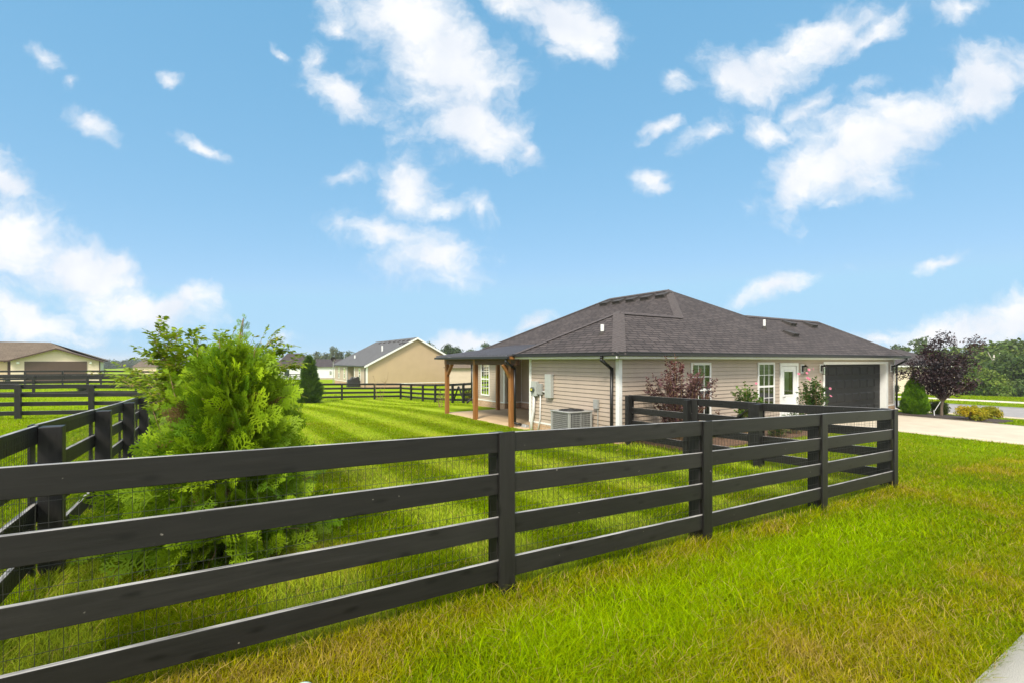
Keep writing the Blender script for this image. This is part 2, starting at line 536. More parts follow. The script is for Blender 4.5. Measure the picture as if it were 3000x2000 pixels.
def mk_shingle(name, c1, c2, dark):
    m, N, L, B = new_mat(name)
    uv = N.new('ShaderNodeTexCoord')
    n0 = N.new('ShaderNodeTexNoise')
    n0.inputs['Scale'].default_value = 1.1
    L.new(uv.outputs['UV'], n0.inputs['Vector'])
    br = N.new('ShaderNodeTexBrick')
    br.offset = .41
    br.offset_frequency = 2
    br.squash = .7
    br.squash_frequency = 3
    br.inputs['Scale'].default_value = 1
    br.inputs['Brick Width'].default_value = .42
    br.inputs['Row Height'].default_value = .145
    br.inputs['Mortar Size'].default_value = .019
    br.inputs['Mortar Smooth'].default_value = .2
    br.inputs['Bias'].default_value = 0
    br.inputs['Color1'].default_value = (*c1, 1)
    br.inputs['Color2'].default_value = (*c2, 1)
    br.inputs['Mortar'].default_value = (*dark, 1)
    L.new(uv.outputs['UV'], br.inputs['Vector'])
    n = N.new('ShaderNodeTexNoise')
    n.inputs['Scale'].default_value = 90
    n.inputs['Detail'].default_value = 2
    L.new(uv.outputs['UV'], n.inputs['Vector'])
    ov = N.new('ShaderNodeMixRGB')
    ov.blend_type = 'OVERLAY'
    ov.inputs['Fac'].default_value = .55
    L.new(br.outputs['Color'], ov.inputs['Color1'])
    L.new(n.outputs[0], ov.inputs['Color2'])
    ov2 = N.new('ShaderNodeMixRGB')
    ov2.blend_type = 'OVERLAY'
    ov2.inputs['Fac'].default_value = .35
    L.new(ov.outputs[0], ov2.inputs['Color1'])
    L.new(n0.outputs[0], ov2.inputs['Color2'])
    L.new(ov2.outputs[0], B.inputs['Base Color'])
    B.inputs['Roughness'].default_value = .85
    B.inputs['Specular IOR Level'].default_value = .3
    # each course lies a little lower at its top edge
    sp = N.new('ShaderNodeSeparateXYZ')
    L.new(uv.outputs['UV'], sp.inputs[0])
    fr = N.new('ShaderNodeMath')
    fr.operation = 'MODULO'
    L.new(sp.outputs['Y'], fr.inputs[0])
    fr.inputs[1].default_value = .145
    inv = N.new('ShaderNodeMath')
    inv.operation = 'MULTIPLY'
    L.new(fr.outputs[0], inv.inputs[0])
    inv.inputs[1].default_value = -7
    ad = N.new('ShaderNodeMath')
    ad.operation = 'ADD'
    L.new(inv.outputs[0], ad.inputs[0])
    L.new(br.outputs['Fac'], ad.inputs[1])
    bp = N.new('ShaderNodeBump')
    bp.inputs['Strength'].default_value = .6
    bp.inputs['Distance'].default_value = .012
    L.new(ad.outputs[0], bp.inputs['Height'])
    L.new(bp.outputs[0], B.inputs['Normal'])
    return m


def mk_brick(name):
    m, N, L, B = new_mat(name)
    tc = N.new('ShaderNodeTexCoord')
    br = N.new('ShaderNodeTexBrick')
    br.inputs['Scale'].default_value = 1
    br.inputs['Brick Width'].default_value = .21
    br.inputs['Row Height'].default_value = .075
    br.inputs['Mortar Size'].default_value = .008
    br.inputs['Color1'].default_value = (.42, .24, .13, 1)
    br.inputs['Color2'].default_value = (.52, .33, .20, 1)
    br.inputs['Mortar'].default_value = (.45, .38, .30, 1)
    L.new(tc.outputs['UV'], br.inputs['Vector'])
    n = N.new('ShaderNodeTexNoise')
    n.inputs['Scale'].default_value = 12
    L.new(tc.outputs['UV'], n.inputs['Vector'])
    ov = N.new('ShaderNodeMixRGB')
    ov.blend_type = 'OVERLAY'
    ov.inputs['Fac'].default_value = .5
    L.new(br.outputs['Color'], ov.inputs['Color1'])
    L.new(n.outputs[0], ov.inputs['Color2'])
    L.new(ov.outputs[0], B.inputs['Base Color'])
    B.inputs['Roughness'].default_value = .9
    return m


def mk_glass(name, tint=(.03, .045, .04)):
    m, N, L, B = new_mat(name)
    B.inputs['Base Color'].default_value = (*tint, 1)
    B.inputs['Roughness'].default_value = .04
    B.inputs['Specular IOR Level'].default_value = .9
    B.inputs['Coat Weight'].default_value = .6
    B.inputs['Coat Roughness'].default_value = .03
    return m


M = {}
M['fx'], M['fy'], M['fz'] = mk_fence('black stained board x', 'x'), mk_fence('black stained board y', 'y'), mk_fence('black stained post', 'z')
M['siding'] = mk('taupe vinyl siding', (.44, .355, .275), .5, .04, 2.0, .05, 60, streak=.05)
M['white'] = mk('white vinyl trim', (.78, .78, .75), .45, .04, 5)
M['black'] = mk('black aluminium gutter', (.016, .015, .014), .4, .2, 8)
M['shingle'] = mk_shingle('dark brown shingles', (.060, .048, .045), (.088, .071, .066), (.020, .016, .015))
M['cap'] = mk('hip cap shingles', (.080, .065, .061), .85, .2, 9, .5, 50)
M['brick'] = mk_brick('tan brick')
M['glass'] = mk_glass('window glass')
M['blind'] = mk('window blind slats', (.36, .40, .33), .6, .1, 10)
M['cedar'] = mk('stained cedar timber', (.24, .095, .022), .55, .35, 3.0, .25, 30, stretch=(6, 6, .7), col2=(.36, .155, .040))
M['cedar_dark'] = mk('dark brown beam timber', (.10, .045, .018), .6, .3, 3, .2, 30, stretch=(5, 1, 5))  # beam and ceiling timber, darker brown than the posts
M['metal_roof'] = mk('grey metal sheet', (.16, .155, .17), .35, .08, 3, metal=.5)
M['concrete'] = mk('broom finished concrete', (.54, .46, .345), .85, .10, 1.6, .25, 120, detail=9, streak=.0)
M['walk'] = mk('pale sidewalk concrete', (.62, .56, .46), .85, .10, 2.2, .35, 160, detail=9)
M['patio'] = mk('tan patio concrete', (.47, .34, .20), .85, .10, 1.6, .2, 120, detail=8)
M['asphalt'] = mk('grey road surface', (.30, .28, .265), .9, .12, 3, .4, 150, detail=8)
M['mulch'] = mk('brown bark mulch', (.055, .030, .017), .95, .5, 22, .9, 60, col2=(.17, .095, .05))
M['darkmulch'] = mk('dark bark mulch', (.030, .022, .018), .95, .5, 22, .9, 60, col2=(.075, .052, .04))
M['garage'] = mk('charcoal garage door', (.016, .016, .0155), .55, .10, 3, spec=.25)
M['bark'] = mk('grey brown bark', (.13, .095, .065), .9, .35, 14, .8, 40, stretch=(3, 3, .8))
M['palebark'] = mk('pale dead bark', (.42, .38, .33), .9, .2, 10, .5, 40)
M['twig'] = mk('tan twig bark', (.27, .17, .08), .85, .3, 18)
M['grey_metal'] = mk('grey painted metal', (.36, .36, .34), .45, .06, 8, metal=.2)
M['grey_box'] = mk('grey utility enclosure', (.40, .415, .385), .5, .06, 8)
M['dark_metal'] = mk('dark grille metal', (.035, .034, .033), .5, .1, 20)
M['wire'] = mk('dark wire', (.05, .05, .042), .5, .1, 5, metal=.6)
M['pvc'] = mk('grey white pipe', (.62, .62, .60), .4, .042, 5)
M['vent'] = mk('weathered brown roof vent', (.045, .038, .033), .75, .15, 12)
M['lamp'] = mk('oil rubbed bronze', (.03, .022, .017), .4, .2, 20, metal=.6)
M['tan_siding'] = mk('tan vinyl siding', (.47, .345, .205), .55, .04, 1.0)
M['beige_siding'] = mk('beige vinyl siding', (.50, .40, .30), .55, .04, 1.0)  # paler siding of the side walls and the beige house
M['cream'] = mk('cream vinyl siding', (.70, .59, .44), .55, .04, 1.0)
M['cream_wall'] = mk('peach cream siding', (.76, .60, .41), .55, .05, 1.0)
M['white_wall'] = mk('white vinyl siding', (.80, .80, .78), .55, .03, 1.0)
M['grey_shingle'] = mk_shingle('grey shingles', (.115, .112, .112), (.15, .146, .146), (.06, .058, .058))
M['brown_shingle'] = mk_shingle('brown shingles', (.150, .112, .078), (.19, .145, .10), (.08, .06, .04))
M['brown_trim'] = mk('dark brown trim', (.06, .028, .02), .5, .1, 8)
M['brown_door'] = mk('brown garage door', (.085, .05, .036), .5, .06, 3)
M['leaf'] = mk_leaf('broad leaf')
M['needle'] = mk_leaf('conifer spray', trans=.30)
M['farleaf'] = mk_leaf('distant foliage', trans=.25)
M['purple'] = mk_leaf('purple leaf', trans=.22, rough=.45, spec=.45)
M['petal'] = mk_leaf('pink petal', trans=.4)
M['grass'] = mk_leaf('grass blade', trans=.34, rough=.8, spec=.0)
M['plastic'] = mk('pale aqua plastic', (.55, .74, .72), .35, .05, 6)


def mk_ground():
    m, N, L, B = new_mat('mown turf ground')
    at = N.new('ShaderNodeAttribute')
    at.attribute_name = 'tint'
    tc = N.new('ShaderNodeTexCoord')
    n = N.new('ShaderNodeTexNoise')
    n.inputs['Scale'].default_value = 26
    n.inputs['Detail'].default_value = 8
    n.inputs['Roughness'].default_value = .7
    L.new(tc.outputs['Object'], n.inputs['Vector'])
    n2 = N.new('ShaderNodeTexNoise')
    n2.inputs['Scale'].default_value = 1.3
    n2.inputs['Detail'].default_value = 6
    L.new(tc.outputs['Object'], n2.inputs['Vector'])
    mr = N.new('ShaderNodeMapRange')
    mr.inputs['From Min'].default_value = .3
    mr.inputs['From Max'].default_value = .7
    mr.inputs['To Min'].default_value = .62
    mr.inputs['To Max'].default_value = 1.30
    L.new(n.outputs[0], mr.inputs['Value'])
    mr2 = N.new('ShaderNodeMapRange')
    mr2.inputs['From Min'].default_value = .3
    mr2.inputs['From Max'].default_value = .7
    mr2.inputs['To Min'].default_value = .82
    mr2.inputs['To Max'].default_value = 1.15
    L.new(n2.outputs[0], mr2.inputs['Value'])
    k = N.new('ShaderNodeMath')
    k.operation = 'MULTIPLY'
    L.new(mr.outputs[0], k.inputs[0])
    L.new(mr2.outputs[0], k.inputs[1])
    mu = N.new('ShaderNodeMixRGB')
    mu.blend_type = 'MULTIPLY'
    mu.inputs['Fac'].default_value = 1
    L.new(at.outputs['Color'], mu.inputs['Color1'])
    L.new(k.outputs[0], mu.inputs['Color2'])
    L.new(mu.outputs[0], B.inputs['Base Color'])
    B.inputs['Roughness'].default_value = 1
    B.inputs['Specular IOR Level'].default_value = .05
    bp = N.new('ShaderNodeBump')
    bp.inputs['Strength'].default_value = .8
    bp.inputs['Distance'].default_value = .03
    L.new(n.outputs[0], bp.inputs['Height'])
    L.new(bp.outputs[0], B.inputs['Normal'])
    return m


M['ground'] = mk_ground()


# ------------------------------------------------------------------ object helpers
def tag(o, label=None, cat=None, group=None, kind=None):
    if label:
        o['label'] = label
    if cat:
        o['category'] = cat
    if group:
        o['group'] = group
    if kind:
        o['kind'] = kind
    return o


def thing(name, loc, label, cat, group=None, rz=0.0):
    o = bpy.data.objects.new(name, None)
    o.empty_display_size = .3
    COL.objects.link(o)
    o.location = loc
    o.rotation_euler = (0, 0, rz)
    return tag(o, label, cat, group)


def copy_tree(o, parent=None):
    c = o.copy()
    COL.objects.link(c)
    c.parent = parent
    for ch in list(o.children):
        copy_tree(ch, c)
    return c


def fast_mesh(name, verts, faces, mat, parent=None, tint=None, smooth=False, world=False):
    """faces: int array (n,3) or (n,4); tint: one colour per vertex."""
    verts = np.asarray(verts, np.float32)
    faces = np.asarray(faces, np.int32)
    if parent is not None and world:
        verts = verts - np.array(parent.location, np.float32)[None]
    k = faces.shape[1]
    me = bpy.data.meshes.new(name)
    me.vertices.add(len(verts))
    me.vertices.foreach_set('co', verts.ravel())
    me.loops.add(faces.size)
    me.loops.foreach_set('vertex_index', faces.ravel())
    me.polygons.add(len(faces))
    me.polygons.foreach_set('loop_start', np.arange(0, faces.size, k, dtype=np.int32))
    me.polygons.foreach_set('loop_total', np.full(len(faces), k, np.int32))
    if smooth:
        me.polygons.foreach_set('use_smooth', np.ones(len(faces), bool))
    me.update(calc_edges=True)
    if tint is not None:
        ca = me.color_attributes.new('tint', 'FLOAT_COLOR', 'POINT')
        t = np.ones((len(verts), 4), np.float32)
        t[:, :3] = tint
        ca.data.foreach_set('color', t.ravel())
    me.materials.append(mat)
    o = bpy.data.objects.new(name, me)
    COL.objects.link(o)
    if parent is not None:
        o.parent = parent
    return o


class MB:
    """Collects boxes, bars, tubes and polygons (world coordinates) for one mesh."""

    def __init__(s):
        s.v, s.f, s.uv = [], [], []

    def add(s, pts, faces, uvs=None):
        n = len(s.v)
        s.v += [tuple(p) for p in pts]
        for i, f in enumerate(faces):
            s.f.append([n + j for j in f])
            s.uv.append(uvs[i] if uvs else None)
        return s

    def hexa(s, q):
        return s.add(q, [(0, 3, 2, 1), (4, 5, 6, 7), (0, 1, 5, 4), (1, 2, 6, 5), (2, 3, 7, 6), (3, 0, 4, 7)])

    def box(s, x0, x1, y0, y1, z0, z1):
        return s.hexa([(x0, y0, z0), (x1, y0, z0), (x1, y1, z0), (x0, y1, z0), (x0, y0, z1), (x1, y0, z1), (x1, y1, z1), (x0, y1, z1)])

    def board(s, p0, p1, h, n, t):
        """Plank from p0 to p1 (bottom edge, near face), height h, thickness t along horizontal normal n."""
        nx, ny = n
        a, b = p0, p1
        o = lambda p, k, z: (p[0] + nx * t * k, p[1] + ny * t * k, p[2] + z)
        return s.hexa([o(a, 0, 0), o(b, 0, 0), o(b, 1, 0), o(a, 1, 0), o(a, 0, h), o(b, 0, h), o(b, 1, h), o(a, 1, h)])

    def bar(s, p0, p1, w, h, up=(0, 0, 1)):
        p0, p1 = Vector(p0), Vector(p1)
        d = (p1 - p0).normalized()
        u = Vector(up)
        sx = d.cross(u)
        if sx.length < 1e-4:
            sx = d.cross(Vector((1, 0, 0)))
        sx.normalize()
        uz = sx.cross(d)
        q = []
        for p in (p0, p1):
            for i, j in ((-1, -1), (1, -1), (1, 1), (-1, 1)):
                q.append(tuple(p + sx * (i * w / 2) + uz * (j * h / 2)))
        return s.hexa(q)

    def tube(s, pts, r, n=8, cap=True):
        pts = [Vector(p) for p in pts]
        rs = r if isinstance(r, (list, tuple)) else [r] * len(pts)
        rings = []
        base = len(s.v)
        for i, p in enumerate(pts):
            d = (pts[min(i + 1, len(pts) - 1)] - pts[max(i - 1, 0)]).normalized()
            ref = Vector((0, 0, 1)) if abs(d.z) < .9 else Vector((1, 0, 0))
            e1 = d.cross(ref).normalized()
            e2 = d.cross(e1)
            for k in range(n):
                t = 2 * math.pi * k / n
                s.v.append(tuple(p + (e1 * math.cos(t) + e2 * math.sin(t)) * rs[i]))
        for i in range(len(pts) - 1):
            for k in range(n):
                a, b = base + i * n + k, base + i * n + (k + 1) % n
                s.f.append([a, b, b + n, a + n])
                s.uv.append(None)
        if cap:
            s.f.append([base + k for k in range(n)][::-1])
            s.f.append([base + (len(pts) - 1) * n + k for k in range(n)])
            s.uv += [None, None]
        return s

    def ring(s, c, r, rt, n=28, m=6):
        """Torus lying flat."""
        b = len(s.v)
        for i in range(n):
            t = 2 * math.pi * i / n
            for j in range(m):
                q = 2 * math.pi * j / m
                s.v.append((c[0] + (r + rt * math.cos(q)) * math.cos(t), c[1] + (r + rt * math.cos(q)) * math.sin(t), c[2] + rt * math.sin(q)))
        for i in range(n):
            for j in range(m):
                s.f.append([b + i * m + j, b + ((i + 1) % n) * m + j, b + ((i + 1) % n) * m + (j + 1) % m, b + i * m + (j + 1) % m])
                s.uv.append(None)
        return s

    def poly(s, pts, uv=None):
        return s.add(pts, [tuple(range(len(pts)))], [uv] if uv else None)

    def roofplane(s, pts):
        """A roof plane with UVs in metres: u along the eave, v up the slope."""
        p = [Vector(q) for q in pts]
        n = Vector((0, 0, 0))
        for i in range(len(p)):
            n += p[i].cross(p[(i + 1) % len(p)])
        n.normalize()
        if n.z < 0:
            p.reverse()
            n = -n
        e = Vector((0, 0, 1)).cross(n).normalized()
        up = n.cross(e)
        return s.add(p, [tuple(range(len(p)))], [[(q.dot(e), q.dot(up)) for q in p]])

    def build(s, name, mat, parent=None, bevel=0.0, smooth=False, label=None):
        me = bpy.data.meshes.new(name)
        v = s.v
        if parent is not None:
            off = Vector((0, 0, 0))
            q = parent
            while q is not None:
                off += q.location
                q = q.parent
            v = [(x - off.x, y - off.y, z - off.z) for (x, y, z) in v]
        me.from_pydata(v, [], s.f)
        if any(u is not None for u in s.uv):
            lay = me.uv_layers.new(name='UVMap')
            for i, pol in enumerate(me.polygons):
                if s.uv[i] is not None:
                    for k, li in enumerate(pol.loop_indices):
                        lay.data[li].uv = s.uv[i][k]
        if smooth:
            for pol in me.polygons:
                pol.use_smooth = True
        me.update()
        me.materials.append(mat)
        o = bpy.data.objects.new(name, me)
        COL.objects.link(o)
        if parent is not None:
            o.parent = parent
        if bevel:
            b = o.modifiers.new('bevel', 'BEVEL')
            b.width = bevel
            b.segments = 2
            b.limit_method = 'ANGLE'
        if label:
            o['label'] = label
        return o


def sheet(name, mat, x0, x1, y0, y1, lift, step, label, cat, thick=.0, kind='structure'):
    """A slab that follows the ground, with real side faces."""
    nx = max(2, int((x1 - x0) / step) + 1)
    ny = max(2, int((y1 - y0) / step) + 1)
    X, Y = np.meshgrid(np.linspace(x0, x1, nx), np.linspace(y0, y1, ny), indexing='ij')
    Z = gz(X, Y) + lift
    top = np.stack([X, Y, Z], -1).reshape(-1, 3)
    idx = np.arange(nx * ny).reshape(nx, ny)
    f = np.stack([idx[:-1, :-1], idx[1:, :-1], idx[1:, 1:], idx[:-1, 1:]], -1).reshape(-1, 4)
    ring = np.concatenate([idx[:, 0], idx[-1, 1:], idx[::-1, -1][1:], idx[0, ::-1][1:-1]])
    bot = top[ring].copy()
    bot[:, 2] -= .25
    n = len(top)
    k = np.arange(len(ring))
    k2 = (k + 1) % len(ring)
    side = np.stack([ring[k2], ring[k], n + k, n + k2], -1)
    o = fast_mesh(name, np.vstack([top, bot]), np.vstack([f, side]), mat)
    return tag(o, label, cat, None, kind)


# ------------------------------------------------------------------ the ground
def ground():
    def axis(lo, hi, step, far):
        c = list(np.arange(lo, hi, step))
        s, x = step, hi
        R = []
        while x < far:
            R.append(x)
            s *= 1.16
            x += s
        R.append(far)
        s, x = step, lo - step
        Lf = []
        while x > -far:
            Lf.append(x)
            s *= 1.16
            x -= s
        Lf.append(-far)
        return np.array(Lf[::-1] + c + R)
    xs, ys = axis(-16, 32, .28, 3000), axis(-3, 45, .28, 3000)
    X, Y = np.meshgrid(xs, ys, indexing='ij')
    Z = gz(X, Y)
    fine = (np.abs(X - 8) < 24) & (Y > -3) & (Y < 45)
    Z = Z + np.where(fine, (fbm(X.ravel(), Y.ravel(), 1.3, 5, 2).reshape(X.shape) - .5) * .03, 0)
    idx = np.arange(X.size).reshape(X.shape)
    f = np.stack([idx[:-1, :-1], idx[1:, :-1], idx[1:, 1:], idx[:-1, 1:]], -1).reshape(-1, 4)
    t = turf_rgb(X.ravel(), Y.ravel())
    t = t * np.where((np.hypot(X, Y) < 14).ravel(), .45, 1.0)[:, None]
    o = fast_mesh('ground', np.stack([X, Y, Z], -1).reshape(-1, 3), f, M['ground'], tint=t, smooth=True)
    tag(o, 'green lawn ground running from the sidewalk out to the far trees', 'lawn', None, 'structure')


ground()
sheet('sidewalk', M['walk'], -30, 17.6, -.35, .9, .03, .5, 'pale concrete sidewalk at the lower right corner', 'sidewalk')
sheet('driveway', M['concrete'], 18.5, 24.05, -6, 8.98, .035, .45, 'wide pale concrete driveway leading to the dark garage door', 'driveway')
sheet('patio', M['patio'], 8.66, 12.58, 12.79, 18.82, .03, .5, 'tan concrete patio under the timber porch', 'patio')
sheet('road', M['asphalt'], 29.6, 37.0, -120, 120, .02, 1.0, 'grey road behind the golden shrubs', 'road')
sheet('path', M['walk'], 16.2, 18.5, 7.35, 8.75, .035, .4, 'short concrete walk from the white door to the driveway', 'path')
sheet('kerb', M['concrete'], 29.35, 29.6, -120, 120, .06, 1.0, 'pale concrete kerb on the near edge of the road', 'kerb')
sheet('far_sidewalk', M['walk'], 41.3, 42.2, -120, 120, .06, 1.0, 'thin pale sidewalk beyond the road', 'sidewalk')
sheet('planting_bed', M['mulch'], 9.35, 16.1, 7.0, 8.8, .05, .4, 'brown bark mulch bed along the house wall behind the gate', 'mulch bed')
sheet('planting_bed', M['darkmulch'], 24.2, 26.6, 5.3, 8.7, .05, .4, 'dark mulch bed with shrubs beside the driveway', 'mulch bed')
sheet('field_track', M['mulch'], -14, -1.3, 26.5, 28.6, .02, .5, 'bare brown strip of soil beyond the nearest left field fence', 'soil')


# ------------------------------------------------------------------ fences
RAILS = (.147, .466, .784, 1.094)
RH, RT, POST_H = .147, .034, 1.235


def fence(name, label, axis, const, st, side, cover=True, wire=True, group=None, post_w=.12, joined=False, rails=RAILS):
    """Four-board fence along X ('x') or Y ('y'); posts stand at st, boards are nailed on the side given by the sign."""
    put = (lambda s, q, z: (s, q, z)) if axis == 'x' else (lambda s, q, z: (q, s, z))
    ground_at = (lambda s: g1(s, const)) if axis == 'x' else (lambda s: g1(const, s))
    root = thing(name, put(st[0], const, ground_at(st[0])), label, 'fence', group)
    G = [ground_at(s) for s in st]
    fm = M['fx'] if axis == 'x' else M['fy']
    nrm = (0, side) if axis == 'x' else (side, 0)
    for s, g in zip(st, G):
        b = MB()
        w = post_w / 2 + random.uniform(-.004, .004)
        q0, q1 = sorted((const, const - side * (post_w + .015)))
        p0, p1 = put(s - w, q0, g - .25), put(s + w, q1, g + POST_H - .012)
        b.box(min(p0[0], p1[0]), max(p0[0], p1[0]), min(p0[1], p1[1]), max(p0[1], p1[1]), p0[2], p1[2])
        b.build('post', M['fz'], root, bevel=.006)
        if cover:
            b = MB()
            q0, q1 = sorted((const + side * (RT + .002), const + side * (RT + .022)))
            p0, p1 = put(s - .068, q0, g - .02), put(s + .068, q1, g + POST_H + .008)
            b.box(min(p0[0], p1[0]), max(p0[0], p1[0]), min(p0[1], p1[1]), max(p0[1], p1[1]), p0[2], p1[2])
            b.build('cover_board', M['fz'], root, bevel=.003)
    spans = [(st[0], st[-1], G[0], G[-1])] if joined else [(st[i], st[i + 1], G[i], G[i + 1]) for i in range(len(st) - 1)]
    for i, (s0, s1, ga, gb) in enumerate(spans):
        e0 = .07 if (i == 0) else 0
        e1 = .07 if i == len(spans) - 1 else 0
        for r in rails:
            b = MB()
            j0, j1 = random.uniform(-.006, .006), random.uniform(-.006, .006)
            k = max(2, int((s1 - s0) / 6) + 1) if joined else 2
            ss = np.linspace(s0 - e0 + .002, s1 + e1 - .002, k)
            for m in range(k - 1):
                za = ground_at(ss[m]) if joined else ga
                zb = ground_at(ss[m + 1]) if joined else gb
                b.board(put(ss[m], const + side * .001, za + r + j0), put(ss[m + 1], const + side * .001, zb + r + j1), RH + random.uniform(-.003, .003), nrm, RT)
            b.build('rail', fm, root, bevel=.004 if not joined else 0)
    if wire:
        b = MB()
        w = .0009
        q = const - side * .006
        for i in range(len(st) - 1):
            s0, s1, ga, gb = st[i] + post_w / 2, st[i + 1] - post_w / 2, G[i], G[i + 1]
            n = int((s1 - s0) / .0508)
            for k in range(1, n):
                s = s0 + (s1 - s0) * k / n
                t = (s - st[i]) / (st[i + 1] - st[i])
                g = ga + (gb - ga) * t
                dx = .004 * math.sin(k * 1.7)
                b.bar(put(s, q, g + .02), put(s + dx, q, g + 1.2), 2 * w, 2 * w)
            for k in range(12):
                h = .04 + k * .1016
                sag = .006 * math.sin(k * 2.1 + i)
                mid = (s0 + s1) / 2
                b.bar(put(s0, q, ga + h), put(mid, q, (ga + gb) / 2 + h + sag), 2 * w, 2 * w)
                b.bar(put(mid, q, (ga + gb) / 2 + h + sag), put(s1, q, gb + h), 2 * w, 2 * w)
        b.build('wire_mesh', M['wire'], root)
    return root


FG = 'black four board fences'
fence('board_fence', 'black four board fence with wire mesh crossing the foreground in front of the conifer', 'x', 3.1, [-.98, 1.91, 4.31, 6.72, 8.93], -1, group=FG)
fence('board_fence', 'black board fence receding behind the big feathery conifer at the left', 'y', -1.11, [3.22, 5.33, 7.76, 10.2, 12.6, 15.05, 17.5, 19.9, 22.4, 24.8, 27.2, 29.7, 32.1, 34.6, 37.2], -1, group=FG, post_w=.135)
fence('board_fence', 'short black fence run between the house corner and the gate', 'y', 9.06, [6.88, 8.62], 1, wire=True, group=FG)
fence('board_fence', 'short black fence run from the gate to the corner by the driveway', 'y', 9.06, [3.24, 5.27], 1, wire=True, group=FG)
fence('board_fence', 'black fence across the far end of the striped lawn behind the dark cone tree', 'x', 37.3, [-1.05, 1.4, 3.85, 6.3, 8.75, 11.2, 13.3], 1, cover=False, wire=False, group=FG)
fence('board_fence', 'black fence between the tan gable house and the porch corner with a braced gate bay', 'y', 13.35, [22.6, 24.9, 26.2, 27.7, 30.4, 32.6, 34.9, 37.2], 1, cover=False, wire=False, group=FG)
fence('board_fence', 'nearest black fence crossing the bright field at the left edge', 'x', 23.7, [-13.0, -11.05, -9.2, -7.4, -5.46, -3.5, -1.3], 1, cover=False, wire=False, group=FG, post_w=.16)
fence('board_fence', 'second black fence across the left field, behind the dark round bush', 'x', 39.0, [-18, -15.6, -13.2, -10.8, -8.35, -5.95, -3.6], 1, cover=False, wire=False, group=FG)
fence('board_fence', 'farthest thin black fence in front of the brown garage door', 'x', 55.0, [-22, -19.6, -17.2, -14.75, -12.3, -10, -7.5, -5.0, -2.5, 0], 1, cover=False, wire=False, group=FG)
fence('board_fence', 'small black fence in front of the white house far behind the conifer', 'x', 96.0, [9.4, 11.4, 13.4, 15.4, 17.4], 1, cover=False, wire=False, group=FG)

# brace of the far gate bay
gb = MB()
for s0, s1 in ((27.6, 26.95), (26.3, 26.95)):
    gb.bar((13.33, s0, g1(13.35, s0) + .25), (13.33, s1, g1(13.35, s1) + 1.05), .03, .1, up=(1, 0, 0))
far_gate = bpy.data.objects['board_fence.005']
gb.build('brace', M['fz'], far_gate)

# the yard gate between the two short runs
gate = thing('gate', (9.06, 6.1, g1(9.06, 6.1)), 'black board gate with a diagonal brace between two posts near the red shrub', 'gate')
ga, gbz = g1(9.06, 5.38), g1(9.06, 6.77)
for r in RAILS:
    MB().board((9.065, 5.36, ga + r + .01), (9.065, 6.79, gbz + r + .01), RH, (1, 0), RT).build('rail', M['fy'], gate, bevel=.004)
for s in (5.43, 6.72):
    MB().box(9.03, 9.062, s - .065, s + .065, ga + .12, ga + 1.23).build('stile', M['fz'], gate, bevel=.004)
MB().bar((9.045, 5.5, ga + 1.08), (9.045, 6.65, ga + .25), .026, .13, up=(1, 0, 0)).build('brace', M['fz'], gate, bevel=.004)
lb = MB()
lb.box(8.99, 9.03, 5.62, 5.70, ga + .70, ga + .80)
lb.bar((8.995, 5.66, ga + .76), (8.995, 5.40, ga + .78), .02, .02)
lb.build('latch', M['pvc'], gate, bevel=.004)

# ------------------------------------------------------------------ the main house
A1, B1, ZE, S = 8.49, 8.45, 2.41, .572
A0, A3, A4, B2 = 11.31, 21.6, 26.0, 22.3
WA, WB = 8.87, 8.83
SB, ST_, SOF = .30, 2.29, 2.29           # siding bottom / top, soffit
house = thing('house', (17, 15, 0), 'taupe sided house with dark hipped shingle roof and timber porch beside the black fence', 'house')


def fm(face, const):
    """(along, out, height) of a wall face to world coordinates."""
    return {'front': lambda s, o, z: (s, const - o, z), 'side': lambda s, o, z: (const - o, s, z),
            'rear': lambda s, o, z: (s, const + o, z), 'end': lambda s, o, z: (const + o, s, z)}[face]


def fbox(mb, m, s0, s1, o0, o1, z0, z1):
    p, q = m(s0, o0, z0), m(s1, o1, z1)
    return mb.box(min(p[0], q[0]), max(p[0], q[0]), min(p[1], q[1]), max(p[1], q[1]), z0, z1)


def siding(name, face, const, lo, hi, z0, z1, mat, parent, openings=(), course=.114, top=None):
    """Lapped siding, course by course; openings are left out. top(s) optionally limits the height (gables)."""
    m = fm(face, const)
    mb = MB()
    z = z0
    while z < z1 - .01:
        zt = min(z + course, z1)
        iv = [(lo, hi)]
        if top:
            iv = [top(z + course)] if top(z + course) else []
        for (a, b, za, zb) in openings:
            if zt > za and z < zb - .075:
                iv = [w for (p, q) in iv for w in ((p, min(q, a)), (max(p, b), q)) if w[1] - w[0] > .01]
        for (p, q) in iv:
            gr = course * .12
            q4 = [m(p, .024, z), m(q, .024, z), m(q, .006, zt - gr), m(p, .006, zt - gr)]
            lip = [m(p, .0, z), m(q, .0, z), m(q, .024, z), m(p, .024, z)]
            mb.add(q4, [(0, 1, 2, 3)])
            mb.add([m(p, .006, zt - gr), m(q, .006, zt - gr), m(q, -.001, zt - gr), m(p, -.001, zt - gr)], [(0, 1, 2, 3)])
            mb.add(lip, [(0, 1, 2, 3)])
            # backing
            fbox(mb, m, p, q, -.08, -.002, z, zt)
        z += course
    return mb.build(name, mat, parent)


def uvbrick(face, const, lo, hi, z0, z1, out=.03):
    m = fm(face, const)
    mb = MB()
    q = [m(lo, out, z0), m(hi, out, z0), m(hi, out, z1), m(lo, out, z1)]
    mb.add(q, [(0, 1, 2, 3)], [[(lo, z0), (hi, z0), (hi, z1), (lo, z1)]])
    t = [m(lo, out, z1), m(hi, out, z1), m(hi, -.05, z1), m(lo, -.05, z1)]
    mb.add(t, [(0, 1, 2, 3)], [[(lo, 0), (hi, 0), (hi, .06), (lo, .06)]])
    return mb


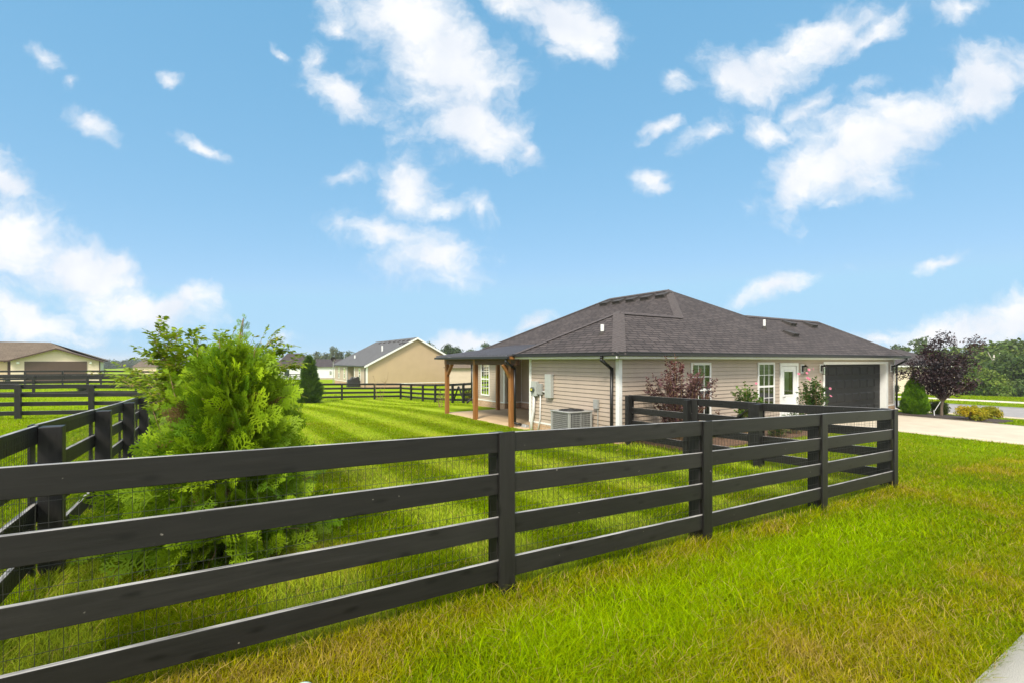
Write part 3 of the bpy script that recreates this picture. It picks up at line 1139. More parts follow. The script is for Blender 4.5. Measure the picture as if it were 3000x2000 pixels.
GAR = (19.37, 24.72, -.2, 2.16)
siding('siding_wall', 'front', WB, WA, 25.62, SB, ST_, M['siding'], house, [GAR, (16.33, 17.49, 0, 2.15)])
siding('siding_wall', 'side', WA, WB, 12.75, SB, ST_, M['siding'], house)
siding('siding_wall', 'rear', 12.75, WA, 12.6, SB, ST_, M['siding'], house)
siding('siding_wall', 'side', 12.6, 12.75, 18.86, SB, ST_, M['siding'], house)
siding('siding_wall', 'front', 18.86, 11.69, 12.6, SB, ST_, M['siding'], house)
siding('siding_wall', 'side', 11.69, 18.86, 21.92, SB, ST_, M['siding'], house)
siding('siding_wall', 'rear', 21.92, 11.69, 21.2, SB, ST_, M['siding'], house)
siding('siding_wall', 'end', 21.2, 13.57, 21.92, SB, ST_, M['siding'], house)
siding('siding_wall', 'end', 25.62, WB, 13.57, SB, ST_, M['siding'], house)
siding('siding_wall', 'rear', 13.57, 21.2, 25.62, SB, ST_, M['siding'], house)
for face, c, lo, hi in (('front', WB, WA - .03, 19.28), ('front', WB, 24.95, 25.65), ('side', WA, WB - .03, 12.78), ('side', 12.6, 12.78, 18.83),
                        ('front', 18.86, 11.66, 12.57), ('side', 11.69, 18.83, 21.95), ('rear', 21.92, 11.66, 21.2), ('end', 25.62, WB - .03, 13.6), ('end', 21.2, 13.6, 21.95)):
    uvbrick(face, c, lo, hi, -1.0, SB - .045).build('brick_base', M['brick'], house)
    mb = MB()
    fbox(mb, fm(face, c), lo, hi, -.01, .034, SB - .045, SB + .004)
    mb.build('base_trim', M['white'], house)
# white corner boards
for (x, y, sx, sy) in ((WA, WB, -1, -1), (WA, 12.75, -1, 1), (11.69, 18.86, -1, -1), (11.69, 21.92, -1, 1), (25.62, WB, 1, -1)):
    mb = MB()
    x0, x1 = sorted((x + sx * .032, x - sx * .085))
    y0, y1 = sorted((y + sy * .032, y + sy * .002))
    mb.box(x0, x1, y0, y1, SB, ST_)
    x0, x1 = sorted((x + sx * .0315, x + sx * .002))
    y0, y1 = sorted((y + sy * .001, y - sy * .085))
    mb.box(x0, x1, y0, y1, SB, ST_)
    mb.build('corner_board', M['white'], house, bevel=.003)
mb = MB()
mb.box(12.565, 12.60, 18.80, 18.83, SB, ST_)
mb.build('corner_board', M['white'], house)

# roof
zp, zm, zg = ZE + S * 2.2, ZE + S * 4.64, ZE + S * 2.75
E0, E1, E2, E3 = (A1, B1, ZE), (A1, 13.13, ZE), (A0, 13.13, ZE), (A0, B2, ZE)
E4, E5, E6, E7 = (A3, B2, ZE), (A4, B1, ZE), (A4, 13.95, ZE), (A3, 13.95, ZE)
PP, QQ = (A1 + 2.2, B1 + 2.2, zp), (A0 + 2.2, B1 + 2.2, zp)
M1, M2 = (A0 + 4.64, B1 + 4.64, zm), (A0 + 4.64, 16.5, zm)
NN = (M1[0] + (zm - zg) / ((zm - ZE) / (A3 - M1[0])), B1 + 2.75, zg)
GG = (24.0, B1 + 2.75, zg)
rf = MB()
for pl in ([E0, E5, GG, NN, M1, QQ, PP], [E1, E0, PP], [E2, E1, PP, QQ], [E3, E2, QQ, M1, M2], [E4, E3, M2], [E7, E4, M2, M1, NN], [E6, E5, GG][::-1], [E7, E6, GG, NN]):
    rf.roofplane(pl)
roof = rf.build('roof', M['shingle'], house)
sf = MB()
outline = [(p[0], p[1], SOF) for p in (E0, E5, E6, E7, E4, E3, E2, E1)]
sf.poly(outline[::-1])
sf.build('soffit', M['white'], house)


def cap(p, q, w=.17):
    """Ridge and hip caps: overlapping folded shingles along the line."""
    p, q = Vector(p), Vector(q)
    d = (q - p)
    n = int(d.length / .15)
    d.normalize()
    sx = d.cross(Vector((0, 0, 1))).normalized()
    mb = MB()
    drop = .085 if abs(d.z) < .05 else .062
    for i in range(n):
        a = p + d * (i * .15)
        b = a + d * .30
        l0, l1 = .010, .024
        for sgn in (-1, 1):
            e = sx * (sgn * w) - Vector((0, 0, drop))
            mb.add([b + Vector((0, 0, l0)), b + e + Vector((0, 0, l0)), a + e + Vector((0, 0, l1)), a + Vector((0, 0, l1))], [(0, 1, 2, 3)])
            mb.add([a + Vector((0, 0, l1)), a + e + Vector((0, 0, l1)), a + e, a], [(0, 1, 2, 3)])
    return mb


for p, q in ((E0, PP), (E1, PP), (PP, QQ), (E5, GG), (GG, NN), (M1, M2), (E3, M2)):
    cap(p, q).build('hip_cap', M['cap'], roof)
lowp = Vector(QQ)
cap(lowp, M1, .15).build('hip_cap', M['cap'], roof)


def box_vent(c, nx, ny, slope):
    """Low slant-back roof vent sitting on a slope that faces (nx, ny)."""
    c = Vector(c)
    dn = Vector((nx, ny, -slope)).normalized()
    side = Vector((-ny, nx, 0))
    nr = side.cross(dn)
    if nr.z < 0:
        nr = -nr
    o = lambda a, b, h: tuple(c + side * a + dn * b + nr * h)
    mb = MB()
    mb.hexa([o(-.22, -.2, -.02), o(.22, -.2, -.02), o(.22, .22, -.02), o(-.22, .22, -.02), o(-.22, -.2, .06), o(.22, -.2, .06), o(.22, .22, .13), o(-.22, .22, .13)])
    mb.hexa([o(-.26, -.26, -.02), o(.26, -.26, -.02), o(.26, .26, -.02), o(-.26, .26, -.02), o(-.26, -.26, .014), o(.26, -.26, .014), o(.26, .26, .014), o(-.26, .26, .014)])
    return mb


zl = lambda a: ZE + S * (a - A0)
zf = lambda b: ZE + S * (b - B1)
for b in (12.95, 13.75, 14.55, 15.35, 16.15):
    box_vent((15.45, b, zl(15.45)), -1, 0, S).build('roof_vent', M['vent'], roof)
box_vent((16.35, 13.35, zm - .195), 1, 0, .47).build('roof_vent', M['vent'], roof)
for a in (20.6, 22.35):
    box_vent((a, 10.75, zf(10.75)), 0, -1, S).build('roof_vent', M['vent'], roof)
box_vent((19.0, 9.85, zf(9.85)), 0, -1, S).build('roof_vent', M['vent'], roof)


def vent_pipe(a, b, z, h, r):
    mb = MB()
    mb.tube([(a, b, z - .1), (a, b, z + h)], r, 14)
    o = mb.build('vent_pipe', M['white'], roof)
    fl = MB()
    fl.tube([(a, b, z - .12), (a, b, z - .0), (a, b, z + .06)], [r * 2.2, r * 1.8, r * 1.1], 14)
    fl.build('flashing', M['vent'], roof)


vent_pipe(9.45, 10.05, ZE + S * .96, .25, .05)
vent_pipe(17.75, 10.15, zf(10.15) + .05, .30, .045)

# fascia boards, gutters, downspouts
def eave(p, q, n, gutter=True):
    mb = MB()
    mb.board((p[0] - n[0] * .02, p[1] - n[1] * .02, SOF - .028), (q[0] - n[0] * .02, q[1] - n[1] * .02, SOF - .028), ZE - SOF + .02, n, .02)
    mb.build('fascia', M['white'], house)
    if gutter:
        g = MB()
        g.board((p[0] + n[0] * .002, p[1] + n[1] * .002, 2.318), (q[0] + n[0] * .002, q[1] + n[1] * .002, 2.318), .085, n, .085)
        g.board((p[0] + n[0] * .075, p[1] + n[1] * .075, 2.4035), (q[0] + n[0] * .075, q[1] + n[1] * .075, 2.4035), .016, n, .026)
        g.build('gutter', M['black'], house, bevel=.006)


def ext(p, d):
    return (p[0] + d[0], p[1] + d[1], p[2])


eave(ext(E0, (-.08, 0)), ext(E5, (.08, 0)), (0, -1))
eave(E0, E1, (-1, 0))
eave(E1, E2, (0, 1))
eave(E2, E3, (-1, 0))
eave(E5, E6, (1, 0))
eave(E3, E4, (0, 1))
# white frieze under the soffit on the long wall
mb = MB()
fbox(mb, fm('front', WB), WA, 25.62, .0245, .036, 2.235, 2.288)
fbox(mb, fm('side', WA), WB, 12.75, .0245, .036, 2.235, 2.288)
mb.build('frieze_board', M['white'], house)


def downspout(pts, extra=()):
    mb = MB()
    for i in range(len(pts) - 1):
        mb.tube([pts[i], pts[i + 1]], .042, 10)
    for q in pts[1:-1]:
        mb.tube([(q[0], q[1], q[2] - .03), (q[0], q[1], q[2] + .03)], .043, 10)
    mb.build('downspout', M['black'], house, smooth=True)


downspout([(A1 - .04, 9.02, 2.33), (A1 - .04, 9.02, 2.22), (WA - .07, 9.02, 2.0), (WA - .07, 9.02, .15), (WA - .25, 9.02, .08)])
downspout([(25.75, B1 - .04, 2.33), (25.75, B1 - .04, 2.22), (25.72, WB - .07, 2.0), (25.72, WB - .07, .18), (25.95, WB - .30, .0), (26.2, WB - .9, -.03)])
downspout([(A0 - .04, 21.75, 2.33), (A0 - .04, 21.75, 2.2), (11.62, 21.98, 2.02), (11.62, 21.98, .28), (11.35, 22.0, .05)])

# windows, doors
def mk_pane():
    m, N, L, B = new_mat('clear pane')
    tr = N.new('ShaderNodeBsdfTransparent')
    tr.inputs[0].default_value = (.80, .88, .82, 1)
    gl = N.new('ShaderNodeBsdfGlossy')
    gl.inputs['Roughness'].default_value = .03
    fr = N.new('ShaderNodeFresnel')
    fr.inputs['IOR'].default_value = 1.9
    ms = N.new('ShaderNodeMixShader')
    L.new(fr.outputs[0], ms.inputs[0])
    L.new(tr.outputs[0], ms.inputs[1])
    L.new(gl.outputs[0], ms.inputs[2])
    L.new(ms.outputs[0], N['Material Output'].inputs[0])
    return m


M['pane'] = mk_pane()
M['room'] = mk('painted room darkness', (.05, .055, .05), .9, .3, 2)  # dark board behind the panes, painted to stand for the unlit room


def window(face, const, s0, s1, z0, z1, parent, grid=(3, 2), blinds=True, trim=.07):
    m = fm(face, const)
    fr = MB()
    t = trim
    fbox(fr, m, s0, s1, .004, .046, z1 - t, z1)
    fbox(fr, m, s0, s1, .004, .050, z0, z0 + t)
    fbox(fr, m, s0, s0 + t, .004, .045, z0 + t, z1 - t)
    fbox(fr, m, s1 - t, s1, .004, .045, z0 + t, z1 - t)
    zm_ = (z0 + z1) / 2
    fbox(fr, m, s0 + t, s1 - t, .004, .043, zm_ - .032, zm_ + .032)
    w = fr.build('window', M['white'], parent, bevel=.003)
    gx, gy = grid
    g = MB()
    for (za, zb) in ((z0 + t, zm_ - .032), (zm_ + .032, z1 - t)):
        for k in range(1, gx):
            s = s0 + t + (s1 - s0 - 2 * t) * k / gx
            fbox(g, m, s - .010, s + .010, .032, .0385, za, zb)
        for k in range(1, gy):
            z = za + (zb - za) * k / gy
            fbox(g, m, s0 + t, s1 - t, .0325, .0375, z - .010, z + .010)
    g.build('muntin_grid', M['white'], w)
    p = MB()
    p.poly([m(s0 + t, .0315, z0 + t), m(s1 - t, .0315, z0 + t), m(s1 - t, .0315, z1 - t), m(s0 + t, .0315, z1 - t)])
    p.build('pane', M['pane'], w)
    d = MB()
    fbox(d, m, s0 + t, s1 - t, .0245, .0255, z0 + t, z1 - t)
    d.build('room_dark_board', M['room'], w)
    if blinds:
        bl = MB()
        z = zm_ + .03
        while z < z1 - t - .02:
            fbox(bl, m, s0 + t + .02, s1 - t - .16, .026, .0285, z, z + .030)
            z += .044
        bl.build('blind', M['blind'], w)
    return w


window('front', WB, 11.67, 12.59, .58, 2.15, house)
window('front', WB, 15.02, 16.0, .58, 2.15, house)
window('side', 11.69, 20.22, 21.07, .50, 2.12, house, blinds=False)

# white side door with half light
m = fm('front', WB)
d = MB()
fbox(d, m, 16.33, 17.49, .002, .05, 2.03, 2.13)
fbox(d, m, 16.33, 16.43, .002, .05, .05, 2.03)
fbox(d, m, 17.39, 17.49, .002, .05, .05, 2.03)
frame = d.build('door_frame', M['white'], house, bevel=.003)
d = MB()
fbox(d, m, 16.44, 17.38, -.02, .018, .06, 1.0)
fbox(d, m, 16.44, 17.38, -.02, .018, 1.86, 2.02)
fbox(d, m, 16.44, 16.62, -.02, .018, 1.0, 1.86)
fbox(d, m, 17.20, 17.38, -.02, .018, 1.0, 1.86)
fbox(d, m, 16.62, 17.20, .0185, .030, 1.0, 1.05)
fbox(d, m, 16.62, 17.20, .0185, .030, 1.83, 1.88)
door = d.build('door', M['white'], house, bevel=.003)
d = MB()
fbox(d, m, 16.62, 17.20, -.02, -.012, 1.0, 1.86)
d.build('room_dark_board', M['room'], door)
d = MB()
fbox(d, m, 16.64, 16.95, -.010, -.004, 1.18, 1.82)
d.build('blind', M['blind'], door)
d = MB()
d.poly([m(16.62, .004, 1.0), m(17.2, .004, 1.0), m(17.2, .004, 1.86), m(16.62, .004, 1.86)])
d.build('pane', M['pane'], door)
d = MB()
d.tube([m(16.53, .018, .98), m(16.53, .07, .98)], .012, 8)
d.tube([m(16.53, .06, .98), m(16.53, .10, .98)], [.03, .024], 10)
d.build('handle', M['grey_metal'], door)

# garage door, recessed, with raised panels and white jambs
gd = MB()
fbox(gd, m, GAR[0], GAR[1], -.22, -.19, -.06, 2.07)
sec = (2.07 + .06) / 4
for r in range(4):
    z0 = -.06 + r * sec
    for c in range(8):
        w_ = (GAR[1] - GAR[0]) / 8
        s0 = GAR[0] + c * w_
        q = [m(s0 + .06, -.1895, z0 + .09), m(s0 + w_ - .06, -.1895, z0 + .09), m(s0 + w_ - .06, -.1895, z0 + sec - .09), m(s0 + .06, -.1895, z0 + sec - .09),
             m(s0 + .11, -.168, z0 + .14), m(s0 + w_ - .11, -.168, z0 + .14), m(s0 + w_ - .11, -.168, z0 + sec - .14), m(s0 + .11, -.168, z0 + sec - .14)]
        gd.add(q, [(4, 5, 6, 7), (0, 1, 5, 4), (1, 2, 6, 5), (2, 3, 7, 6), (3, 0, 4, 7)])
    if r:
        fbox(gd, m, GAR[0], GAR[1], -.189, -.184, z0 - .006, z0 + .006)
gd.build('garage_door', M['garage'], house)
j = MB()
fbox(j, m, GAR[0] - .10, GAR[0] + .006, -.189, .045, -.1, 2.07)
fbox(j, m, GAR[1] - .006, GAR[1] + .20, -.189, .045, -.1, 2.07)
fbox(j, m, GAR[0] - .102, GAR[1] + .202, -.188, .048, 2.066, 2.17)
j.build('garage_frame', M['white'], house, bevel=.004)


def lantern(s, z):
    bk = MB()
    fbox(bk, m, s - .10, s + .10, .005, .04, z - .16, z + .16)
    l = bk.build('wall_lantern', M['white'], house, bevel=.006)
    b = MB()
    fbox(b, m, s - .055, s + .055, .0405, .055, z - .10, z + .12)
    b.bar(m(s, .05, z + .09), m(s, .15, z + .12), .02, .02)
    for dx in (-.055, .055):
        for o in (.085, .195):
            b.bar(m(s + dx * .8, o, z + .06), m(s + dx, o, z - .2), .011, .011)
    fbox(b, m, s - .065, s + .065, .075, .205, z - .215, z - .197)
    c0 = [m(s - .07, .07, z + .06), m(s + .07, .07, z + .06), m(s + .07, .21, z + .06), m(s - .07, .21, z + .06), m(s - .02, .12, z + .13), m(s + .02, .12, z + .13), m(s + .02, .16, z + .13), m(s - .02, .16, z + .13)]
    b.hexa(c0)
    b.tube([m(s, .14, z + .13), m(s, .14, z + .16)], .012, 6)
    b.build('lantern_cage', M['lamp'], l)
    g = MB()
    g.tube([m(s, .14, z - .19), m(s, .14, z + .03)], .034, 10)
    g.build('lamp_glass', M['pane'], l)


lantern(17.78, 1.92)
lantern(19.12, 1.92)
lantern(25.3, 1.88)

# timber porch: posts, beam, braces, metal roof (all fixed to the house)
PX = 8.62


def porch_post(x, y, zt=2.26):
    b = MB()
    b.box(x - .075, x + .075, y - .075, y + .075, g1(x, y) - .1, zt)
    b.build('porch_post', M['cedar'], house, bevel=.008)


for y in (13.5, 16.0, 18.5):
    porch_post(PX, y)
porch_post(11.1, 18.5)
b = MB()
b.box(PX - .07, PX + .07, 13.12, 18.62, 2.06, 2.262)
b.box(PX + .072, 11.66, 18.43, 18.57, 2.065, 2.255)
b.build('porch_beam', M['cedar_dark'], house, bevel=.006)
b = MB()
b.bar((PX, 13.56, 1.62), (PX, 13.98, 2.07), .10, .12, up=(1, 0, 0))
b.build('brace', M['cedar'], house, bevel=.006)
b = MB()
b.bar((PX, 18.44, 1.62), (PX, 18.02, 2.07), .10, .12, up=(1, 0, 0))
b.build('brace', M['cedar'], house, bevel=.006)
b = MB()
b.bar((PX - .02, 13.5, 1.62), (PX - .34, 13.5, 2.07), .08, .09, up=(0, 1, 0))
b.build('brace', M['cedar'], house, bevel=.006)
pr = MB()
z0, z1 = 2.345, 2.86
pr.hexa([(8.22, 13.08, z0), (12.1, 13.08, z1), (12.1, 18.72, z1), (8.22, 18.72, z0), (8.22, 13.08, z0 + .03), (12.1, 13.08, z1 + .03), (12.1, 18.72, z1 + .03), (8.22, 18.72, z0 + .03)])
n = 25
for k in range(n):
    y = 13.10 + (18.70 - 13.10) * k / (n - 1)
    pr.bar((8.21, y, z0 + .04), (12.1, y, z1 + .04), .035, .028)
pr.build('porch_roof', M['metal_roof'], house)
fb = MB()
fb.board((8.27, 13.08, 2.255), (8.27, 18.72, 2.255), .088, (1, 0), .03)
fb.board((8.30, 18.66, 2.255), (11.2, 18.66, 2.255), .088, (0, 1), .03)
fb.board((8.30, 13.12, 2.255), (8.62, 13.12, 2.255), .088, (0, -1), .03)
fb.build('porch_fascia', M['cedar'], house)
g = MB()
g.box(8.16, 8.262, 13.04, 18.78, 2.262, 2.338)
g.build('gutter', M['black'], house, bevel=.006)
b = MB()
b.poly([(8.3, 13.1, 2.30), (11.3, 13.1, 2.30), (11.3, 18.68, 2.30), (8.3, 18.68, 2.30)])
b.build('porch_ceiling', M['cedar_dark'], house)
b = MB()
b.tube([(8.48, 17.0, 2.30), (8.48, 17.0, 2.262)], .09, 16)
b.build('porch_light', M['white'], house)
downspout([(8.22, 13.2, 2.27), (8.22, 13.2, 2.17), (8.66, 13.36, 1.95), (8.69, 13.38, .15), (8.86, 13.25, .09)])

# service equipment fixed to the side wall
m2 = fm('side', WA)
e = MB()
fbox(e, m2, 12.26, 12.54, .022, .13, 1.10, 1.56)
mt = e.build('meter_box', M['grey_box'], house, bevel=.008)
e = MB()
e.tube([m2(12.42, .13, 1.30), m2(12.42, .20, 1.30)], [.085, .075], 16)
e.build('meter_dial', M['glass'], mt)
e = MB()
fbox(e, m2, 12.36, 12.48, .205, .208, 1.27, 1.34)
e.build('tag', mk('yellow tag', (.55, .50, .10), .6), mt)
e = MB()
fbox(e, m2, 12.02, 12.255, .022, .10, 1.16, 1.50)
e.build('socket_box', M['grey_metal'], house, bevel=.006)
e = MB()
fbox(e, m2, 11.50, 11.80, .022, .14, 1.09, 1.80)
e.build('breaker_panel', M['grey_box'], house, bevel=.008)
e = MB()
e.tube([m2(12.44, .08, 1.10), m2(12.46, .08, .62), m2(12.52, .12, .28), m2(12.52, .12, -.05)], .045, 12)
e.build('conduit', M['pvc'], house, smooth=True)
e = MB()
e.tube([m2(12.12, .06, 1.16), m2(12.14, .06, .4), m2(12.2, .12, -.02)], .020, 10)
e.tube([m2(12.02, .06, 1.25), m2(11.78, .06, 1.25)], .022, 10)
e.build('conduit', M['pvc'], house, smooth=True)
e = MB()
fbox(e, m2, 9.52, 9.68, .022, .10, .93, 1.18)
e.tube([m2(9.55, .05, .93), m2(9.55, .05, .30)], .014, 8)
e.build('disconnect_box', M['grey_metal'], house, bevel=.006)
e = MB()
fbox(e, m2, 12.0, 12.22, .05, .16, 2.255, 2.288)
e.build('soffit_light', M['white'], house)
m3 = fm('side', 11.69)
e = MB()
fbox(e, m3, 21.32, 21.56, .022, .13, .42, .80)
e.build('utility_cabinet', M['pvc'], house, bevel=.02)

# air conditioner
ax, ay, aw, ad = 7.93, 9.66, .80, .78
gzac = g1(8.3, 10.0)
ac = thing('air_conditioner', (8.33, 10.05, gzac), 'grey outdoor air conditioner unit with louvred sides beside the house wall', 'air conditioner')
b = MB()
b.box(ax - .06, ax + aw + .06, ay - .06, ay + ad + .06, gzac - .05, gzac + .07)
b.build('base_pad', M['concrete'], ac)
b = MB()
H0, H1 = gzac + .071, .88
for (cx, cy) in ((ax, ay), (ax + aw - .07, ay), (ax, ay + ad - .07), (ax + aw - .07, ay + ad - .07)):
    b.box(cx, cx + .07, cy, cy + .07, H0, H1 - .03)
b.box(ax - .015, ax + aw + .015, ay - .015, ay + ad + .015, H1 - .035, H1)
b.box(ax, ax + aw, ay, ay + ad, H0, H0 + .05)
b.build('cabinet', M['grey_metal'], ac, bevel=.012)
b = MB()
b.box(ax + .03, ax + aw - .03, ay + .03, ay + ad - .03, H0 + .05, H1 - .04)
b.build('coil', M['dark_metal'], ac)
b = MB()
nz = 13
for k in range(nz):
    z = H0 + .07 + (H1 - .05 - H0 - .07) * k / (nz - 1)
    b.bar((ax + .012, ay + .07, z), (ax + .012, ay + ad - .07, z), .010, .009)
    b.bar((ax + .07, ay + .012, z), (ax + aw - .07, ay + .012, z), .010, .009)
for k in range(1, 14):
    t = k / 14
    b.bar((ax + .008, ay + .07 + (ad - .14) * t, H0 + .05), (ax + .008, ay + .07 + (ad - .14) * t, H1 - .04), .008, .008)
    b.bar((ax + .07 + (aw - .14) * t, ay + .008, H0 + .05), (ax + .07 + (aw - .14) * t, ay + .008, H1 - .04), .008, .008)
b.bar((ax + aw * .5, ay + .004, H0 + .05), (ax + aw * .5, ay + .004, H1 - .04), .03, .012)
b.build('louvre_grille', M['grey_metal'], ac)
b = MB()
cx, cy = ax + aw / 2, ay + ad / 2
for r in (.10, .16, .22, .28, .33):
    b.ring((cx, cy, H1 + .035 - r * .08), r, .005, 32, 5)
for k in range(12):
    t = 2 * math.pi * k / 12
    b.bar((cx + .05 * math.cos(t), cy + .05 * math.sin(t), H1 + .035), (cx + .34 * math.cos(t), cy + .34 * math.sin(t), H1 + .006), .008, .008)
b.tube([(cx, cy, H1 + .02), (cx, cy, H1 + .05)], .07, 16)
b.build('fan_guard', M['dark_metal'], ac)
b = MB()
b.tube([(cx, cy, H1 + .0015), (cx, cy, H1 + .004)], .345, 32)
b.build('fan_opening', M['dark_metal'], ac)

# splash block by the porch post
sp = MB()
sp.hexa([(8.8, 12.98, .03), (9.2, 12.9, .03), (9.22, 13.2, .03), (8.82, 13.3, .03), (8.86, 13.0, .13), (9.12, 12.95, .07), (9.14, 13.16, .07), (8.88, 13.24, .13)])
tag(sp.build('splash_block', M['grey_metal'], None, bevel=.02), 'small grey splash block at the foot of the nearest porch post', 'splash block')


# ------------------------------------------------------------------ neighbouring houses
def gable_house():
    x0, x1, y0, y1 = 17.7, 31.3, 62.3, 80.0
    zb = -1.25
    zs, ze_, pitch = -.75, 1.62, .53
    root = thing('house', ((x0 + x1) / 2, y0, zb), 'tan gable house with white trim and grey roof beyond the lawn', 'house')
    xm = (x0 + x1) / 2
    zr = ze_ + pitch * (xm - x0)

    def top(z):
        if z <= ze_:
            return (x0, x1)
        k = (z - ze_) / pitch
        return (x0 + k, x1 - k) if x0 + k < x1 - k - .05 else None
    siding('gable_wall', 'front', y0, x0, x1, zs, zr - .1, M['tan_siding'], root, course=.13, top=top)
    siding('side_wall', 'side', x0, y0, y1, zs, ze_, M['beige_siding'], root, [(68.2, 72.0, -1.5, 1.45)], course=.13)
    siding('end_wall', 'end', x1, y0, y1, zs, ze_, M['beige_siding'], root, course=.13)
    siding('recess_wall', 'side', x0 + 1.6, 68.2, 72.0, zs, ze_, mk('siding with painted porch shade', (.33, .27, .20), .6), root, course=.13)  # darkened copy of the siding, porch shade put into its colour
    b = MB()
    b.box(x0, x0 + 1.6, 72.0, 72.1, zs, ze_)
    b.box(x0, x0 + 1.6, 68.1, 68.2, zs, ze_)
    b.build('recess_side', M['beige_siding'], root)
    b = MB()
    b.box(x0 - .05, x0 + .0, y0 - .045, y0 + .16, zs, ze_)
    b.box(x0 + .001, x0 + .16, y0 - .045, y0 + .0, zs, ze_)
    b.box(x1 - .16, x1 + .05, y0 - .045, y0 + .0, zs, ze_)
    b.box(x0 - .03, x1 + .03, y0 - .05, y0 - .002, zs - .08, zs)
    b.box(x0 - .045, x0 - .003, y0, y1, zs - .08, zs)
    b.box(x0 - .045, x0 + .0, 67.95, 68.2, zs, 1.45)
    b.box(x0 - .045, x0 + .0, 72.0, 72.25, zs, 1.45)
    b.box(x0 - .045, x0 + .0, 67.95, 72.25, 1.45, 1.62)
    b.build('white_trim', M['white'], root)
    uvbrick('front', y0, x0 - .03, x1 + .03, zb - 1, zs - .08).build('brick_base', M['brick'], root)
    uvbrick('side', x0, y0, y1, zb - 1, zs - .08).build('brick_base', M['brick'], root)
    o = .35
    r = MB()
    for sgn, xe in ((-1, x0), (1, x1)):
        e0 = (xe + sgn * o, y0 - o, ze_ - pitch * o + .12)
        e1 = (xe + sgn * o, y1 + o, ze_ - pitch * o + .12)
        r.roofplane([e0, e1, (xm, y1 + o, zr + .12), (xm, y0 - o, zr + .12)])
    rf_ = r.build('roof', M['grey_shingle'], root)
    bb = MB()
    for sgn, xe in ((-1, x0), (1, x1)):
        p = (xe + sgn * (o + .02), y0 - o - .05, ze_ - pitch * o - .14)
        q = (xm, y0 - o - .05, zr - .14)
        bb.board(p, q, .25, (0, 1), .045)
    bb.build('barge_board', M['white'], root)
    g_ = MB()
    g_.box(x0 - o - .12, x0 - o, y0 - .3, y1, ze_ - pitch * o - .02, ze_ - pitch * o + .11)
    g_.tube([(x0 - .1, y0 + .35, ze_ - .1), (x0 - .1, y0 + .35, zb)], .05, 8)
    g_.tube([(x1 + .1, y0 - .02, ze_ - .1), (x1 + .1, y0 - .02, zb)], .05, 8)
    g_.build('gutter', M['black'], root)
    for (s0, s1) in ((65.0, 65.9), (73.2, 74.1), (76.6, 77.5)):
        window('side', x0, s0, s1, -.45, 1.2, root, grid=(2, 2), blinds=False, trim=.12)
    for yv in (63.3, 65.1, 67.0, 69.0, 71.2, 73.5, 75.8):
        xx = xm - .75
        box_vent((xx, yv, zr + .12 - pitch * .75), -1, 0, pitch).build('roof_vent', M['vent'], rf_)
    for yv in (62.8, 64.2):
        box_vent((xm - 1.5, yv, zr + .12 - pitch * 1.5), -1, 0, pitch).build('roof_vent', M['vent'], rf_)
    b = MB()
    b.tube([(xm - 3.4, 66.5, zr - 1.9), (xm - 3.4, 66.5, zr - .95)], .11, 10)
    b.tube([(xm - 5.2, 74.0, zr - 2.9), (xm - 5.2, 74.0, zr - 2.2)], .11, 10)
    b.build('vent_pipe', M['white'], rf_)
    # rear wing roof showing past the right rake
    w = MB()
    w.roofplane([(33.2, 72, 1.55), (33.2, 84, 1.55), (27.5, 78, 4.6)])
    w.roofplane([(27.0, 72, 1.55), (33.2, 72, 1.55), (27.5, 78, 4.6)])
    w.build('wing_roof', M['grey_shingle'], root)
    b = MB()
    b.box(27.2, 33.0, 72.4, 83.6, zb, 1.56)
    b.build('wing_wall', M['beige_siding'], root)
    return root


gable_house()

# covered grill on that house's patio, satellite dish behind
gx, gy = P(1035, 64)
gr = thing('grill', (gx, gy, g1(gx, gy)), 'covered black barbecue grill beside the tan gable house', 'grill')
b = MB()
z = g1(gx, gy)
b.hexa([(gx - .85, gy - .35, z + .02), (gx + .85, gy - .35, z + .02), (gx + .85, gy + .35, z + .02), (gx - .85, gy + .35, z + .02),
        (gx - .75, gy - .3, z + 1.0), (gx + .75, gy - .3, z + 1.0), (gx + .75, gy + .3, z + 1.0), (gx - .75, gy + .3, z + 1.0)])
b.hexa([(gx - .45, gy - .3, z + .98), (gx + .75, gy - .3, z + .98), (gx + .75, gy + .3, z + .98), (gx - .45, gy + .3, z + .98),
        (gx - .2, gy - .2, z + 1.35), (gx + .7, gy - .2, z + 1.35), (gx + .7, gy + .2, z + 1.35), (gx - .2, gy + .2, z + 1.35)])
b.build('cover', M['black'], gr, bevel=.06)
b = MB()
b.tube([(gx - .1, gy - .21, z + 1.22), (gx + .35, gy - .21, z + 1.28)], .035, 8)
b.build('handle', M['pvc'], gr)

dx_, dy_ = P(977, 72)
dz = ZAT(1055, 72)
dish = thing('satellite_dish', (dx_, dy_, dz), 'dark satellite dish by the left eave of the tan gable house', 'dish')
b = MB()
ringp = []
for i in range(9):
    r = .42 * i / 8
    ringp.append((r, -.12 * (1 - (r / .42) ** 2)))
n = 20
v, f = [], []
for (r, h) in ringp:
    for k in range(n):
        t = 2 * math.pi * k / n
        v.append((dx_ + r * math.cos(t) * .9, dy_ - h - .0, dz + r * math.sin(t) * .8 + .2))
for i in range(len(ringp) - 1):
    for k in range(n):
        f.append((i * n + k, i * n + (k + 1) % n, (i + 1) * n + (k + 1) % n, (i + 1) * n + k))
b.add(v, f)
b.build('bowl', M['lamp'], dish, smooth=True)
b = MB()
b.tube([(dx_, dy_ + .16, g1(dx_, dy_)), (dx_, dy_ + .16, dz + .2)], .05, 8)
b.bar((dx_, dy_ + .1, dz - .15), (dx_ + .1, dy_ - .4, dz + .15), .04, .04)
b.build('mast', M['grey_metal'], dish)


